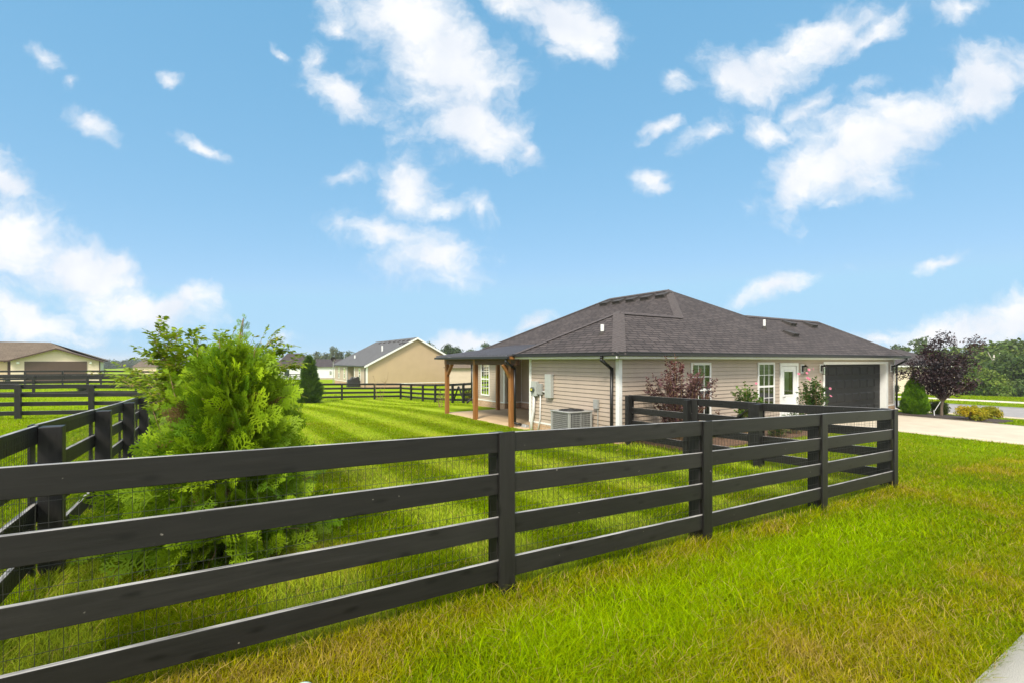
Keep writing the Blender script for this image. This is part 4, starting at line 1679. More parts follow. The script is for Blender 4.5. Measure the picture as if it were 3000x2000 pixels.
def local_part(mb, name, mat, root):
    """Builds a mesh whose coordinates are already local to the thing."""
    me = bpy.data.meshes.new(name)
    me.from_pydata(mb.v, [], mb.f)
    if any(u is not None for u in mb.uv):
        lay = me.uv_layers.new(name='UVMap')
        for i, pol in enumerate(me.polygons):
            if mb.uv[i] is not None:
                for k, li in enumerate(pol.loop_indices):
                    lay.data[li].uv = mb.uv[i][k]
    me.materials.append(mat)
    o = bpy.data.objects.new(name, me)
    COL.objects.link(o)
    o.parent = root
    return o


def lap(mb, x0, x1, y, z0, z1, top=None, course=.15):
    z = z0
    while z < z1 - .02:
        a, b_ = (x0, x1) if top is None else (top(z + course) or (0, 0))
        if b_ - a > .05:
            mb.add([(a, y - .03, z), (b_, y - .03, z), (b_, y - .002, min(z + course, z1)), (a, y - .002, min(z + course, z1))], [(0, 1, 2, 3)])
        z += course


# cream house with brown garage door at the far left
lx, ly = P(166, 51.5)
lz = ZAT(1116, 51.5)
cre = thing('house', (lx, ly, lz), 'cream house with brown garage door and brown roof at the far left', 'house', rz=math.atan2(ly, lx) - math.pi / 2 + math.radians(-6))
gw = 3.45
b = MB()
rise = 1.22
wh = 2.28
b.box(-gw, gw, .0, 7, 0, wh)
tp = lambda z: (-gw, gw) if z < wh else ((-gw + (z - wh) / rise * gw, gw - (z - wh) / rise * gw) if z < wh + rise - .03 else None)
lap(b, -gw, gw, -.0, 0, wh + rise, tp)
b.add([(-gw, .0, wh), (gw, .0, wh), (0, .0, wh + rise)], [(0, 1, 2)])
local_part(b, 'garage_wall', M['cream'], cre)
b = MB()
b.box(-14, -gw - .05, 2.2, 9, 0, wh)
lap(b, -14, -gw, 2.2, 0, wh)
local_part(b, 'front_wall', M['cream_wall'], cre)
b = MB()
b.box(-2.44, 2.44, -.07, -.035, 0, 2.13)
for k in range(1, 4):
    b.box(-2.44, 2.44, -.078, -.0705, k * .53 - .015, k * .53 + .015)
local_part(b, 'garage_door', M['brown_door'], cre)
b = MB()
b.roofplane([(-gw - .3, -.5, wh - .1), (0, -.5, wh + rise + .02), (0, 7.2, wh + rise + .02), (-gw - .3, 7.2, wh - .1)])
b.roofplane([(gw + .5, -.5, wh - .18), (0, -.5, wh + rise + .02), (0, 9.0, wh + rise + .02), (gw + .5, 9, wh - .18)])
b.roofplane([(-14.6, 1.7, wh - .05), (gw - .6, 1.7, wh - .05), (-1.2, 6.2, wh + 2.0), (-6.6, 6.2, wh + 2.0)])
b.roofplane([(-14.6, 1.7, wh - .05), (-6.6, 6.2, wh + 2.0), (-14.6, 10.7, wh - .05)])
b.roofplane([(gw + .5, 1.7, wh - .05), (gw + .5, 10.7, wh - .05), (-1.2, 6.2, wh + 2.0)])
b.roofplane([(-14.6, 10.7, wh - .05), (-6.6, 6.2, wh + 2.0), (-1.2, 6.2, wh + 2.0), (gw + .5, 10.7, wh - .05)])
local_part(b, 'roof', M['brown_shingle'], cre)
b = MB()
for sgn in (-1, 1):
    b.board((sgn * (gw + .4), -.52, wh - .26), (0, -.52, wh + rise - .1), .13, (0, -1), .04)
b.box(-14.6, -gw - .3, 1.6, 1.7, wh - .16, wh - .03)
b.box(gw + .0, gw + .1, -.06, .0, 0, wh)
local_part(b, 'brown_trim', M['brown_trim'], cre)
b = MB()
b.box(-5.9, -4.8, 2.1, 2.16, .7, 2.0)
local_part(b, 'window', M['glass'], cre)
b = MB()
b.box(-4.0, -3.5, 2.08, 2.16, 0, 2.1)
local_part(b, 'door', M['brown_trim'], cre)
for x in (-2.9, 2.75):
    b = MB()
    b.box(x - .1, x + .1, -.19, -.04, 1.86, 2.08)
    local_part(b, 'wall_lantern', M['white'], cre)
b = MB()
b.box(gw + .02, gw + .04, .1, 6.9, 0, wh)
lap(b, gw + .02, gw + .04, .1, 0, wh)
local_part(b, 'side_wall', mk('pale grey siding', (.62, .60, .52), .6), cre)

# white house behind the cone tree
wx, wy = P(905, 100)
wz = ZAT(1111, 100)
wh_ = thing('house', (wx, wy, wz), 'white house with dark grey roof behind the dark cone tree', 'house', rz=math.atan2(wy, wx) - math.pi / 2)
b = MB()
b.box(-7.6, 7.6, 0, 9, 0, 2.62)
lap(b, -7.6, 7.6, 0, .3, 2.62)
local_part(b, 'wall', M['white_wall'], wh_)
b = MB()
b.roofplane([(-8, -.4, 2.6), (8, -.4, 2.6), (8, 5.0, 4.25), (-4.0, 5.0, 4.25)])
b.roofplane([(-8, -.4, 2.6), (-4.0, 5.0, 4.25), (-8, 9.4, 2.6)])
b.roofplane([(-6.6, .2, 2.75), (.4, .2, 2.75), (-1.8, 4.4, 5.5), (-4.2, 4.4, 5.5)])
b.roofplane([(-6.6, .2, 2.75), (-4.2, 4.4, 5.5), (-6.6, 9, 2.75)])
b.roofplane([(.4, .2, 2.75), (.4, 9, 2.75), (-1.8, 4.4, 5.5)])
b.roofplane([(-8, 9.4, 2.6), (-4.0, 5.0, 4.25), (8, 5, 4.25), (8, 9.4, 2.6)])
local_part(b, 'roof', M['shingle'], wh_)
b = MB()
b.box(-1.6, -.7, -.08, -.03, .8, 2.1)
b.box(-4.6, -3.7, -.08, -.03, .8, 2.1)
local_part(b, 'window', M['glass'], wh_)
b = MB()
b.box(2.2, 5.0, -.1, -.03, -.1, .35)
local_part(b, 'brick_base', M['brick'], wh_)
b = MB()
b.box(4.0, 4.35, -.15, -.03, 1.1, 1.8)
local_part(b, 'meter_box', M['grey_metal'], wh_)

# small tan building, far left
tx, ty = P(424, 120)
tz = ZAT(1094, 120)
tb = thing('shed', (tx, ty, tz), 'small tan building far away behind the left fences', 'building', rz=math.atan2(ty, tx) - math.pi / 2)
b = MB()
b.box(-2.3, 2.3, 0, 6, 0, 1.75)
lap(b, -2.3, 2.3, 0, 0, 1.75)
local_part(b, 'wall', M['cream_wall'], tb)
b = MB()
b.roofplane([(-2.7, -.3, 1.7), (2.7, -.3, 1.7), (4.2, 4, 3.6), (-.2, 4, 3.6)])
b.roofplane([(-2.7, -.3, 1.7), (-.2, 4, 3.6), (-2.7, 6, 1.7)])
local_part(b, 'roof', M['brown_shingle'], tb)

# cream neighbour across the road on the right
nx, ny = P(2700, 44)
nz = g1(nx, ny)
nb = thing('house', (nx, ny, nz), 'pale cream house with dark roof behind the purple tree', 'house', rz=-TH)
b = MB()
b.box(-3.6, 3.0, 0, 9, -.3, 2.62)
lap(b, -3.6, 3.0, 0, 0, 2.62)
local_part(b, 'wall', M['cream'], nb)
b = MB()
b.roofplane([(-4, -.4, 2.6), (3.3, -.4, 2.6), (1.6, 4.5, 4.2), (-4, 4.5, 4.2)])
b.roofplane([(3.3, -.4, 2.6), (3.3, 9.4, 2.6), (1.6, 4.5, 4.2)])
b.roofplane([(3.3, 9.4, 2.6), (-4, 9.4, 2.6), (-4, 4.5, 4.2), (1.6, 4.5, 4.2)])
local_part(b, 'roof', M['shingle'], nb)
b = MB()
b.box(-4, 3.35, -.46, -.405, 2.5, 2.62)
local_part(b, 'fascia', M['white'], nb)
# beige building glimpsed past the rear corner of the house
bx, by = P(1362, 58)
bz = g1(bx, by)
bb_ = thing('house', (bx, by, bz), 'beige house glimpsed between the porch posts behind the tan gable house', 'house', rz=-TH)
b = MB()
b.box(-2.2, 6, 0, 8, -.3, 2.5)
lap(b, -2.2, 6, 0, 0, 2.5)
local_part(b, 'wall', M['beige_siding'], bb_)
b = MB()
b.roofplane([(-2.6, -.4, 2.45), (6.4, -.4, 2.45), (6.4, 4, 4.4), (-.4, 4, 4.4)])
b.roofplane([(-2.6, -.4, 2.45), (-.4, 4, 4.4), (-2.6, 8, 2.45)])
local_part(b, 'roof', M['brown_shingle'], bb_)


# ------------------------------------------------------------------ foliage
def unit(v):
    return v / np.maximum(np.linalg.norm(v, axis=-1, keepdims=True), 1e-9)


def leaf_quads(pos, nrm, size, aspect=.5, r=rng, tdir=None):
    """One small pointed blade per position: four corners, slightly folded."""
    n = len(pos)
    nrm = unit(nrm)
    t = r.normal(size=(n, 3)) if tdir is None else tdir
    t = unit(t - (t * nrm).sum(1, keepdims=True) * nrm)
    b = np.cross(nrm, t)
    L = np.broadcast_to(np.asarray(size, float), (n,))[:, None]
    Wd = L * aspect
    v = np.stack([pos - t * L * .5, pos + b * Wd * .5 + nrm * L * .05, pos + t * L * .5, pos - b * Wd * .5 + nrm * L * .05], 1)
    return v.reshape(-1, 3), np.arange(4 * n).reshape(n, 4)


def tints(n, base, var=.25, hue=.12, r=rng, k=4):
    c = np.array(base)[None] * (1 + r.uniform(-var, var, (n, 1))) * (1 + r.uniform(-hue, hue, (n, 3)))
    return np.repeat(np.clip(c, 0.002, 1), k, 0)


def clump_crown(clumps, per, size, base, base2, seed, aspect=.55, squash=.85):
    """Leaves spread through overlapping clumps, each clump with a green of its own."""
    r = np.random.default_rng(seed)
    Vs, Cs = [], []
    for (cx, cy, cz, rad) in clumps:
        n = max(12, int(per * rad ** 2))
        d = unit(r.normal(size=(n, 3)))
        rr = rad * (r.random(n) ** .40) * (1 + .25 * np.sin(d[:, 0] * 5 + cx * 3) * np.sin(d[:, 2] * 4 + cy))
        pos = np.array([cx, cy, cz]) + d * rr[:, None] * np.array([1, 1, squash])
        nr = d * .8 + r.normal(size=(n, 3)) * .6 + np.array([0, 0, .35])
        v, _ = leaf_quads(pos, nr, size * r.uniform(.6, 1.3, n), aspect, r)
        mixk = r.random()
        b = np.array(base) * mixk + np.array(base2) * (1 - mixk)
        Vs.append(v)
        Cs.append(tints(n, b, .28, .10, r))
    V = np.vstack(Vs)
    return V, np.arange(len(V)).reshape(-1, 4), np.vstack(Cs)


def make_tree(name, label, cat, loc, h, w, seed, base, base2, per=420, leaf=.30, group=None, trunk_h=.25, mat='farleaf', nclump=26, shape='round', bark='bark', cl_r=.22):
    """Tree of height h and width w: tapered trunk with limbs, crown of leaf clumps."""
    r = np.random.default_rng(seed)
    z0 = g1(*loc) if len(loc) == 2 else loc[2]
    root = thing(name, (loc[0], loc[1], z0), label, cat, group)
    cl = []
    tips = []
    for i in range(nclump):
        t = (i + .5) / nclump
        az = r.uniform(0, 2 * math.pi)
        if shape == 'round':
            u = r.random() ** .5
            zz = trunk_h + (1 - trunk_h) * (.12 + .80 * t)
            prof = math.sin(math.pi * min(1, max(.08, .16 + .80 * t))) ** .6
        elif shape == 'tall':
            u = r.random() ** .6
            zz = trunk_h + (1 - trunk_h) * t * .95
            prof = (.35 + .65 * math.sin(math.pi * min(1, .1 + t * .85)))
        else:
            u = r.random() ** .4
            zz = .08 + .8 * t
            prof = 1.0 - .5 * t
        rr = u * prof * w * .5 * .8
        c = (loc[0] + rr * math.cos(az), loc[1] + rr * math.sin(az), z0 + zz * h, cl_r * w * r.uniform(.6, 1.1) * (.6 + .5 * prof))
        cl.append(c)
        tips.append(c)
    V, Fc, T = clump_crown(cl, per, leaf, base, base2, seed)
    fast_mesh('crown', V, Fc, M[mat], root, T, world=True)
    b = MB()
    tr = .018 * h + .03
    wob = [(loc[0] + r.uniform(-.02, .02) * h * k, loc[1] + r.uniform(-.02, .02) * h * k, z0 - .1 + h * .8 * k / 4) for k in range(5)]
    wob[0] = (loc[0], loc[1], z0 - .1)
    b.tube(wob, [tr, tr * .8, tr * .6, tr * .4, tr * .18], 7)
    for c in tips[::2]:
        k = min(3, max(1, int((c[2] - z0) / h * 4)))
        p = wob[k]
        b.tube([(p[0], p[1], p[2] - .08 * h), ((p[0] + c[0]) / 2, (p[1] + c[1]) / 2, (p[2] + c[2]) / 2 - .02 * h), c[:3]], [tr * .4, tr * .25, tr * .1], 5)
    b.build('trunk', M[bark], root)
    return root


# --- the big feathery conifer in the foreground
def spray_template(seed):
    r = np.random.default_rng(seed)
    quads = []

    def strip(p, q, w0, w1):
        d = q - p
        s = np.array([-d[1], d[0], 0])
        s = s / (np.linalg.norm(s) + 1e-9)
        quads.append([p - s * w0, p + s * w0, q + s * w1, q - s * w1])
    curl = r.uniform(-.12, .22)
    at = lambda t: np.array([.05 * math.sin(t * 4 + seed), t, -curl * t * t])
    for i in range(4):
        strip(at(i / 4), at((i + 1) / 4), .017 - .002 * i, .017 - .002 * (i + 1))
    n = 13
    for i in range(n):
        t = .14 + .84 * i / n
        sg = 1 if i % 2 else -1
        ang = math.radians(r.uniform(36, 54))
        ln = (.44 * (1 - t) ** .75 + .10) * r.uniform(.8, 1.15)
        p = at(t)
        d = np.array([sg * math.sin(ang), math.cos(ang), r.uniform(-.18, .12)])
        q = p + d * ln
        strip(p, q, .020, .010)
        k = 5 if ln > .25 else 3
        for j in range(k):
            tt = .25 + .68 * j / k
            s2 = 1 if j % 2 else -1
            a2 = math.atan2(d[0], d[1]) + s2 * math.radians(r.uniform(30, 46))
            l2 = ln * (.42 * (1 - tt) + .16)
            pp = p + d * ln * tt
            qq = pp + np.array([math.sin(a2), math.cos(a2), r.uniform(-.15, .15)]) * l2
            strip(pp, qq, .0165, .009)
    return np.array(quads).reshape(-1, 3)


def sprays(pos, direc, normal, scale, base, tipc, r, temps):
    """Fan-shaped conifer sprays: every one a branched fan of scale-leaf twigs."""
    V, C = [], []
    d = unit(direc)
    n = unit(normal - (normal * d).sum(1, keepdims=True) * d)
    x = np.cross(d, n)
    for k, T in enumerate(temps):
        idx = np.arange(k, len(pos), len(temps))
        if not len(idx):
            continue
        s = scale[idx][:, None, None]
        v = pos[idx][:, None, :] + s * (T[None, :, 0:1] * x[idx][:, None] + T[None, :, 1:2] * d[idx][:, None] + T[None, :, 2:3] * n[idx][:, None])
        V.append(v.reshape(-1, 3))
        m = len(T) // 4
        tq = np.clip(T.reshape(m, 4, 3)[:, :, 1].mean(1), 0, 1)
        kk = r.random((len(idx), 1, 1))
        col = np.array(base)[None, None] * (1 - kk) + np.array(tipc)[None, None] * kk
        col = col * (1 + r.uniform(-.2, .2, (len(idx), 1, 1)))
        col = col * (.85 + .35 * tq[None, :, None])
        C.append(np.repeat(col, 4, axis=1).reshape(-1, 3))
    V = np.vstack(V)
    return V, np.arange(len(V)).reshape(-1, 4), np.vstack(C)


def big_conifer():
    cx, cy = .17, 5.20
    z0 = g1(cx, cy)
    r = np.random.default_rng(42)
    root = thing('conifer', (cx, cy, z0), 'large bright green feathery conifer behind the foreground fence at the left', 'conifer')
    prof = np.array([(0, .50), (.12, .66), (.3, .78), (.5, .80), (.72, .76), (.95, .63), (1.2, .52), (1.45, .47), (1.65, .40), (1.82, .32), (1.96, .21), (2.06, .08)])
    prof[:, 0] *= .86
    R = lambda h: np.interp(h, prof[:, 0], prof[:, 1])
    b = MB()
    b.tube([(cx, cy, z0 - .1), (cx + .03, cy, z0 + .8), (cx - .01, cy + .02, z0 + 1.5), (cx + .10, cy, z0 + 1.85), (cx + .15, cy - .01, z0 + 2.17)], [.05, .038, .024, .012, .003], 8)
    n_b = 90
    tips = []
    for i in range(n_b):
        h = .15 + 1.55 * (i + .5) / n_b
        az = i * 2.399 + r.uniform(-.3, .3)
        rr = R(h) * r.uniform(.65, .95)
        hb = max(.05, h - rr * .45)
        p = (cx, cy, z0 + hb)
        q = (cx + math.cos(az) * rr * .55, cy + math.sin(az) * rr * .55, z0 + hb + .15 * rr + (h - hb) * .35)
        e = (cx + math.cos(az) * rr, cy + math.sin(az) * rr, z0 + h)
        b.tube([p, q, e], [.011, .008, .003], 5)
        tips.append((p, q, e, az))
    b.build('trunk', M['twig'], root)
    temps = [spray_template(s) for s in range(7)]
    # outer shell of sprays
    N1, N2 = 1500, 420
    h = np.concatenate([r.random(N1) * 1.74 + .02, r.random(N2) * 1.6 + .05])
    az = r.uniform(0, 2 * math.pi, N1 + N2)
    lump = 1 + (.22 + .10 * (h > 1.3)) * np.sin(az * 3 + h * 4) * np.sin(h * 9 + az * 2) + r.normal(0, .12, N1 + N2)
    rad = R(h) * lump * np.concatenate([r.uniform(.66, 1.0, N1), r.uniform(.15, .62, N2)])
    out = np.stack([np.cos(az), np.sin(az), np.zeros_like(az)], 1)
    s = np.where(r.random(N1 + N2) < .3, r.uniform(.30, .44, N1 + N2), r.uniform(.17, .30, N1 + N2)) * (1 - .3 * (h > 1.6))
    rise = np.interp(h, [0, .4, 1.0, 1.7, 2.1], [-.35, .05, .45, .95, 1.6])[:, None] + r.normal(0, .28, (N1 + N2, 1))
    d = out + np.array([0, 0, 1.0])[None] * rise + r.normal(0, .28, (N1 + N2, 3))
    pos = np.stack([cx, cy, z0], 0)[None] + out * (rad - s * .6)[:, None] + np.array([0, 0, 1.0])[None] * h[:, None] + np.array([.16, -.04, 0])[None] * (h[:, None] / 2.2) ** 2
    tang = np.stack([-np.sin(az), np.cos(az), np.zeros_like(az)], 1)
    nrm = tang * r.normal(0, 1, (N1 + N2, 1)) + out * r.normal(.5, .6, (N1 + N2, 1)) + r.normal(0, .4, (N1 + N2, 3))
    V, Fc, C = sprays(pos, d, nrm, s, (.090, .185, .004), (.31, .44, .008), r, temps)
    # a few sprays gone yellow
    nq = len(Fc)
    fast_mesh('foliage', V, Fc, M['needle'], root, C, world=True)
    # brown dead sprays inside
    kd = 90
    hz, azd = r.uniform(.1, 1.5, kd), r.uniform(0, 2 * math.pi, kd)
    rd = R(hz) * r.uniform(.35, .85, kd)
    pos = np.stack([cx + np.cos(azd) * rd, cy + np.sin(azd) * rd, z0 + hz], 1)
    V, Fc, C = sprays(pos, np.stack([np.cos(azd), np.sin(azd), r.normal(0, .5, kd)], 1), r.normal(0, 1, (kd, 3)), r.uniform(.12, .24, kd), (.13, .075, .025), (.24, .15, .05), r, temps)
    fast_mesh('dead_spray', V, Fc, M['needle'], root, C, world=True)
    # leading shoots: several loose spires, the tallest in the middle
    VV, FF, CC, n0 = [], [], [], 0
    tw = MB()
    for (dx, dy, h0, h1) in ((.14, 0, 1.45, 2.17), (-.20, .05, 1.35, 1.90), (.33, .0, 1.30, 1.86), (-.04, -.08, 1.4, 1.98), (.46, .05, 1.05, 1.62), (-.38, .0, 1.05, 1.66), (.22, -.12, 1.3, 1.92), (-.50, .1, .8, 1.36), (.60, .1, .8, 1.30)):
        k = 22
        hh = np.linspace(h0, h1, k)
        t = np.linspace(0, 1, k)
        px, py = cx + dx * (.75 + .35 * t), cy + dy * (.75 + .35 * t)
        tw.tube([(px[0], py[0], z0 + h0), (px[k // 2], py[k // 2], z0 + (h0 + h1) / 2), (px[-1], py[-1], z0 + h1)], [.009, .006, .002], 5)
        pos = np.stack([px, py, z0 + hh], 1)
        azk = np.arange(k) * 2.4 + dx * 9
        d = np.stack([np.cos(azk) * .9, np.sin(azk) * .9, np.full(k, .9)], 1)
        V, Fc, C = sprays(pos, d, np.stack([-np.sin(azk), np.cos(azk), 0 * azk], 1) + r.normal(0, .4, (k, 3)), np.linspace(.24, .06, k), (.10, .21, .004), (.26, .40, .008), r, temps)
        VV.append(V)
        FF.append(Fc + n0)
        CC.append(C)
        n0 += len(V)
    fast_mesh('leading_shoot', np.vstack(VV), np.vstack(FF), M['needle'], root, np.vstack(CC), world=True)
    tw.build('twig', M['twig'], root)


big_conifer()


def leafy_branch(pts, n_leaf, leaf, r, out_v, out_n, out_s, out_t, spread=.0):
    pts = np.array(pts)
    t = np.sort(r.uniform(.12, 1.0, n_leaf))
    seg = t * (len(pts) - 1)
    i = np.minimum(seg.astype(int), len(pts) - 2)
    f = (seg - i)[:, None]
    p = pts[i] * (1 - f) + pts[i + 1] * f
    d = unit(pts[i + 1] - pts[i])
    side = unit(np.cross(d, np.array([0, 0, 1.0])[None]) + 1e-6)
    sg = np.where(np.arange(n_leaf) % 2 == 0, 1, -1)[:, None]
    ld = unit(side * sg * r.uniform(.6, 1.1, (n_leaf, 1)) + d * r.uniform(.3, .8, (n_leaf, 1)) + np.array([0, 0, -1.0])[None] * r.uniform(-.1, .55, (n_leaf, 1)) + r.normal(0, spread, (n_leaf, 3)))
    out_v.append(p + ld * leaf * .5)
    out_t.append(ld)
    out_n.append(np.cross(ld, d) * sg + np.array([0, 0, .6])[None] + r.normal(0, .35, (n_leaf, 3)))
    out_s.append(leaf * r.uniform(.7, 1.2, n_leaf))


def curve(p, q, sag, n=6, jit=0.0, r=rng):
    p, q = np.array(p, float), np.array(q, float)
    t = np.linspace(0, 1, n)[:, None]
    c = p + (q - p) * t
    c[:, 2] += sag * 4 * (t * (1 - t))[:, 0]
    if jit:
        c[1:-1] += r.normal(0, jit, (n - 2, 3))
    return c


def leafy_tree():
    r = np.random.default_rng(9)
    bx_, by_ = P(590, 6.6)
    z0 = g1(bx_, by_)
    root = thing('small_tree', (bx_, by_, z0), 'small broad leaved tree reaching out behind the big feathery conifer', 'tree')
    tipsuv = [(428, 968, 6.0), (448, 985, 5.9), (500, 985, 6.0), (540, 1030, 5.9), (500, 1060, 5.9), (530, 1130, 5.8), (490, 1090, 6.1), (470, 955, 6.4), (455, 1020, 6.0), (448, 1050, 6.3), (520, 1010, 6.4), (565, 968, 6.6), (590, 985, 6.8), (690, 955, 6.9), (745, 985, 6.6),
              (815, 985, 6.6), (862, 1012, 6.6), (855, 1060, 6.4), (840, 1100, 6.2), (800, 1040, 6.4), (470, 1130, 6.2), (440, 1180, 6.0), (430, 1100, 6.6), (775, 1010, 6.9), (640, 975, 6.9), (880, 1075, 6.5),
              (330, 1092, 7.4), (380, 1085, 7.2), (360, 1100, 7.6), (420, 1130, 7.0), (520, 1090, 6.3), (500, 1200, 6.2), (850, 1150, 6.3)]
    b = MB()
    b.tube([(bx_, by_, z0 - .1), (bx_ + .02, by_, z0 + .6), (bx_ - .02, by_ + .03, z0 + 1.3)], [.05, .04, .028], 8)
    vs, ns, ss, ts = [], [], [], []
    for (u, v, y) in tipsuv:
        a, bb = P(u, y)
        tip = (a, bb, ZAT(v, y))
        st = (bx_ + r.uniform(-.03, .03), by_, z0 + r.uniform(.55, 1.25))
        c = curve(st, tip, r.uniform(.03, .16), 7, .015, r)
        b.tube([tuple(q) for q in c], [.012, .009, .007, .005, .004, .003, .0015], 5)
        leafy_branch(c[1:], 56, .092, r, vs, ns, ss, ts, .15)
        for k in range(9):
            i = r.integers(2, 6)
            e = c[i] + (c[min(i + 1, 6)] - c[i - 1]) * r.uniform(.3, .7) + r.normal(0, .13, 3) * np.array([1, 1, .7])
            c2 = curve(c[i], e, .02, 4, .0, r)
            b.tube([tuple(q) for q in c2], [.003, .0025, .002, .001], 4)
            leafy_branch(c2, 26, .088, r, vs, ns, ss, ts, .2)
    b.build('trunk', M['twig'], root)
    pos, nr, sz, td = np.vstack(vs), np.vstack(ns), np.concatenate(ss), np.vstack(ts)
    V, Fc = leaf_quads(pos, nr, sz, .38, r, td)
    n = len(pos)
    k = r.random((n, 1))
    c = np.array([.14, .235, .006])[None] * (1 - k) + np.array([.32, .42, .010])[None] * k
    yel = (r.random((n, 1)) < .05)
    c = np.where(yel, np.array([.38, .32, .05])[None], c)
    fast_mesh('foliage', V, Fc, M['leaf'], root, np.repeat(c, 4, 0), world=True)


leafy_tree()


def needle_cone(name, label, cat, u, y, h, w, seed, base, tipc, prof, n=1500, sc=(.2, .34), group=None, trunk=True, loc=None, upright=.55, lump_k=.10):
    """Dense conifer built from fan sprays over a given outline."""
    r = np.random.default_rng(seed)
    a, b_ = P(u, y) if loc is None else loc
    z0 = g1(a, b_)
    root = thing(name, (a, b_, z0), label, cat, group)
    temps = [spray_template(s)[:, :] for s in range(3)]
    temps = [t.reshape(-1, 4, 3)[:: 2].reshape(-1, 3) * np.array([1.0, 1, 1]) for t in temps]
    hh = r.random(n) ** 1.15 * .97
    az = r.uniform(0, 2 * math.pi, n)
    R = np.interp(hh, [p[0] for p in prof], [p[1] for p in prof]) * w / 2
    rad = R * (1 + lump_k * np.sin(az * 4 + hh * 9) + lump_k * .8 * np.sin(az * 2.3 + hh * 23)) * np.where(r.random(n) < .8, r.uniform(.8, 1.0, n), r.uniform(.3, .8, n))
    out = np.stack([np.cos(az), np.sin(az), 0 * az], 1)
    s = r.uniform(sc[0], sc[1], n) * (1 - .4 * hh)
    pos = np.array([a, b_, z0])[None] + out * np.maximum(rad - s * .5, 0)[:, None] + np.array([0, 0, 1.0])[None] * (hh * h)[:, None]
    d = out * .8 + np.array([0, 0, 1.0])[None] * (upright + r.normal(0, .3, (n, 1))) + r.normal(0, .25, (n, 3))
    nrm = r.normal(0, 1, (n, 3)) + out * .6
    V, Fc, C = sprays(pos, d, nrm, s, base, tipc, r, temps)
    fast_mesh('foliage', V, Fc, M['needle'], root, C, world=True)
    mb = MB()
    mb.tube([(a, b_, z0 - .1), (a, b_, z0 + h * .5), (a, b_, z0 + h * .93)], [.03 * h, .018 * h, .004 * h], 7)
    mb.build('trunk', M['bark'], root)
    return root


needle_cone('conifer', 'dark green cone shaped tree on the lawn before the far fence', 'conifer', 906, 32.6, 3.12, 1.62, 3, (.038, .092, .006), (.10, .18, .008),
            [(0, .62), (.08, .85), (.22, 1.0), (.4, .80), (.55, .60), (.75, .52), (.9, .30), (1, .04)], 2300, (.24, .58), lump_k=.15)
needle_cone('cypress', 'bright green teardrop cypress at the far house corner by the driveway', 'cypress', 2679, 20.4, 1.80, .98, 5, (.075, .190, .004), (.17, .32, .006),
            [(0, .72), (.1, .92), (.25, 1.0), (.45, .86), (.65, .58), (.82, .30), (.94, .10), (1, .01)], 7500, (.12, .20), upright=1.3)


def round_shrub(name, label, u, y, w, h, seed, base, base2, leaf=.065, per=9500):
    r = np.random.default_rng(seed)
    a, b_ = P(u, y)
    z0 = g1(a, b_)
    root = thing(name, (a, b_, z0), label, 'shrub')
    cl = []
    for i in range(34):
        az, q = r.uniform(0, 2 * math.pi), r.random() ** .5
        zz = r.uniform(.2, .72)
        rr = q * w * .5 * .66 * math.sqrt(max(.1, 1 - ((zz - .35) / .6) ** 2))
        cl.append((a + rr * math.cos(az), b_ + rr * math.sin(az), z0 + zz * h, .22 * min(w, h * 1.2) * r.uniform(.75, 1.05)))
    V, Fc, T = clump_crown(cl, per, leaf, base, base2, seed, .42, .9)
    V[:, 2] = np.maximum(V[:, 2], z0 + .01)
    fast_mesh('foliage', V, Fc, M['needle'], root, T, world=True)
    mb = MB()
    for i in range(6):
        az = i * 1.05
        mb.tube([(a, b_, z0 - .05), (a + .25 * w * math.cos(az), b_ + .25 * w * math.sin(az), z0 + h * .6)], [.02, .006], 5)
    mb.build('stem', M['bark'], root)
    return root


GOLD, GOLD2 = (.46, .34, .006), (.26, .28, .006)
round_shrub('golden_shrub', 'larger golden green rounded shrub beside the driveway', 2850, 18.4, 1.28, .66, 21, GOLD, GOLD2)
round_shrub('golden_shrub', 'smaller golden shrub partly hidden behind the larger golden shrub', 2900, 19.4, .82, .60, 22, GOLD, GOLD2)
round_shrub('golden_shrub', 'yellow green shrub between the teardrop cypress and the purple tree trunk', 2748, 20.9, .84, .68, 23, (.15, .175, .012), (.075, .12, .012))
round_shrub('round_bush', 'small dark round bush by the second left fence', 246, 30.0, .75, .62, 24, (.02, .04, .012), (.035, .06, .014), .09, 1600)
round_shrub('round_bush', 'low green bush under the cream house window at the far left', 26, 50, 1.2, .7, 25, (.03, .06, .012), (.06, .09, .014), .16, 700)
round_shrub('round_bush', 'small dark bush against the pale cream house across the road', 2626, 43, .7, 1.1, 26, (.03, .06, .015), (.05, .08, .02), .14, 900)
round_shrub('flower_clump', 'green and orange flowering clump behind the porch corner', 1371, 29.5, .75, 1.05, 27, (.08, .16, .012), (.30, .16, .02), .09, 1500)


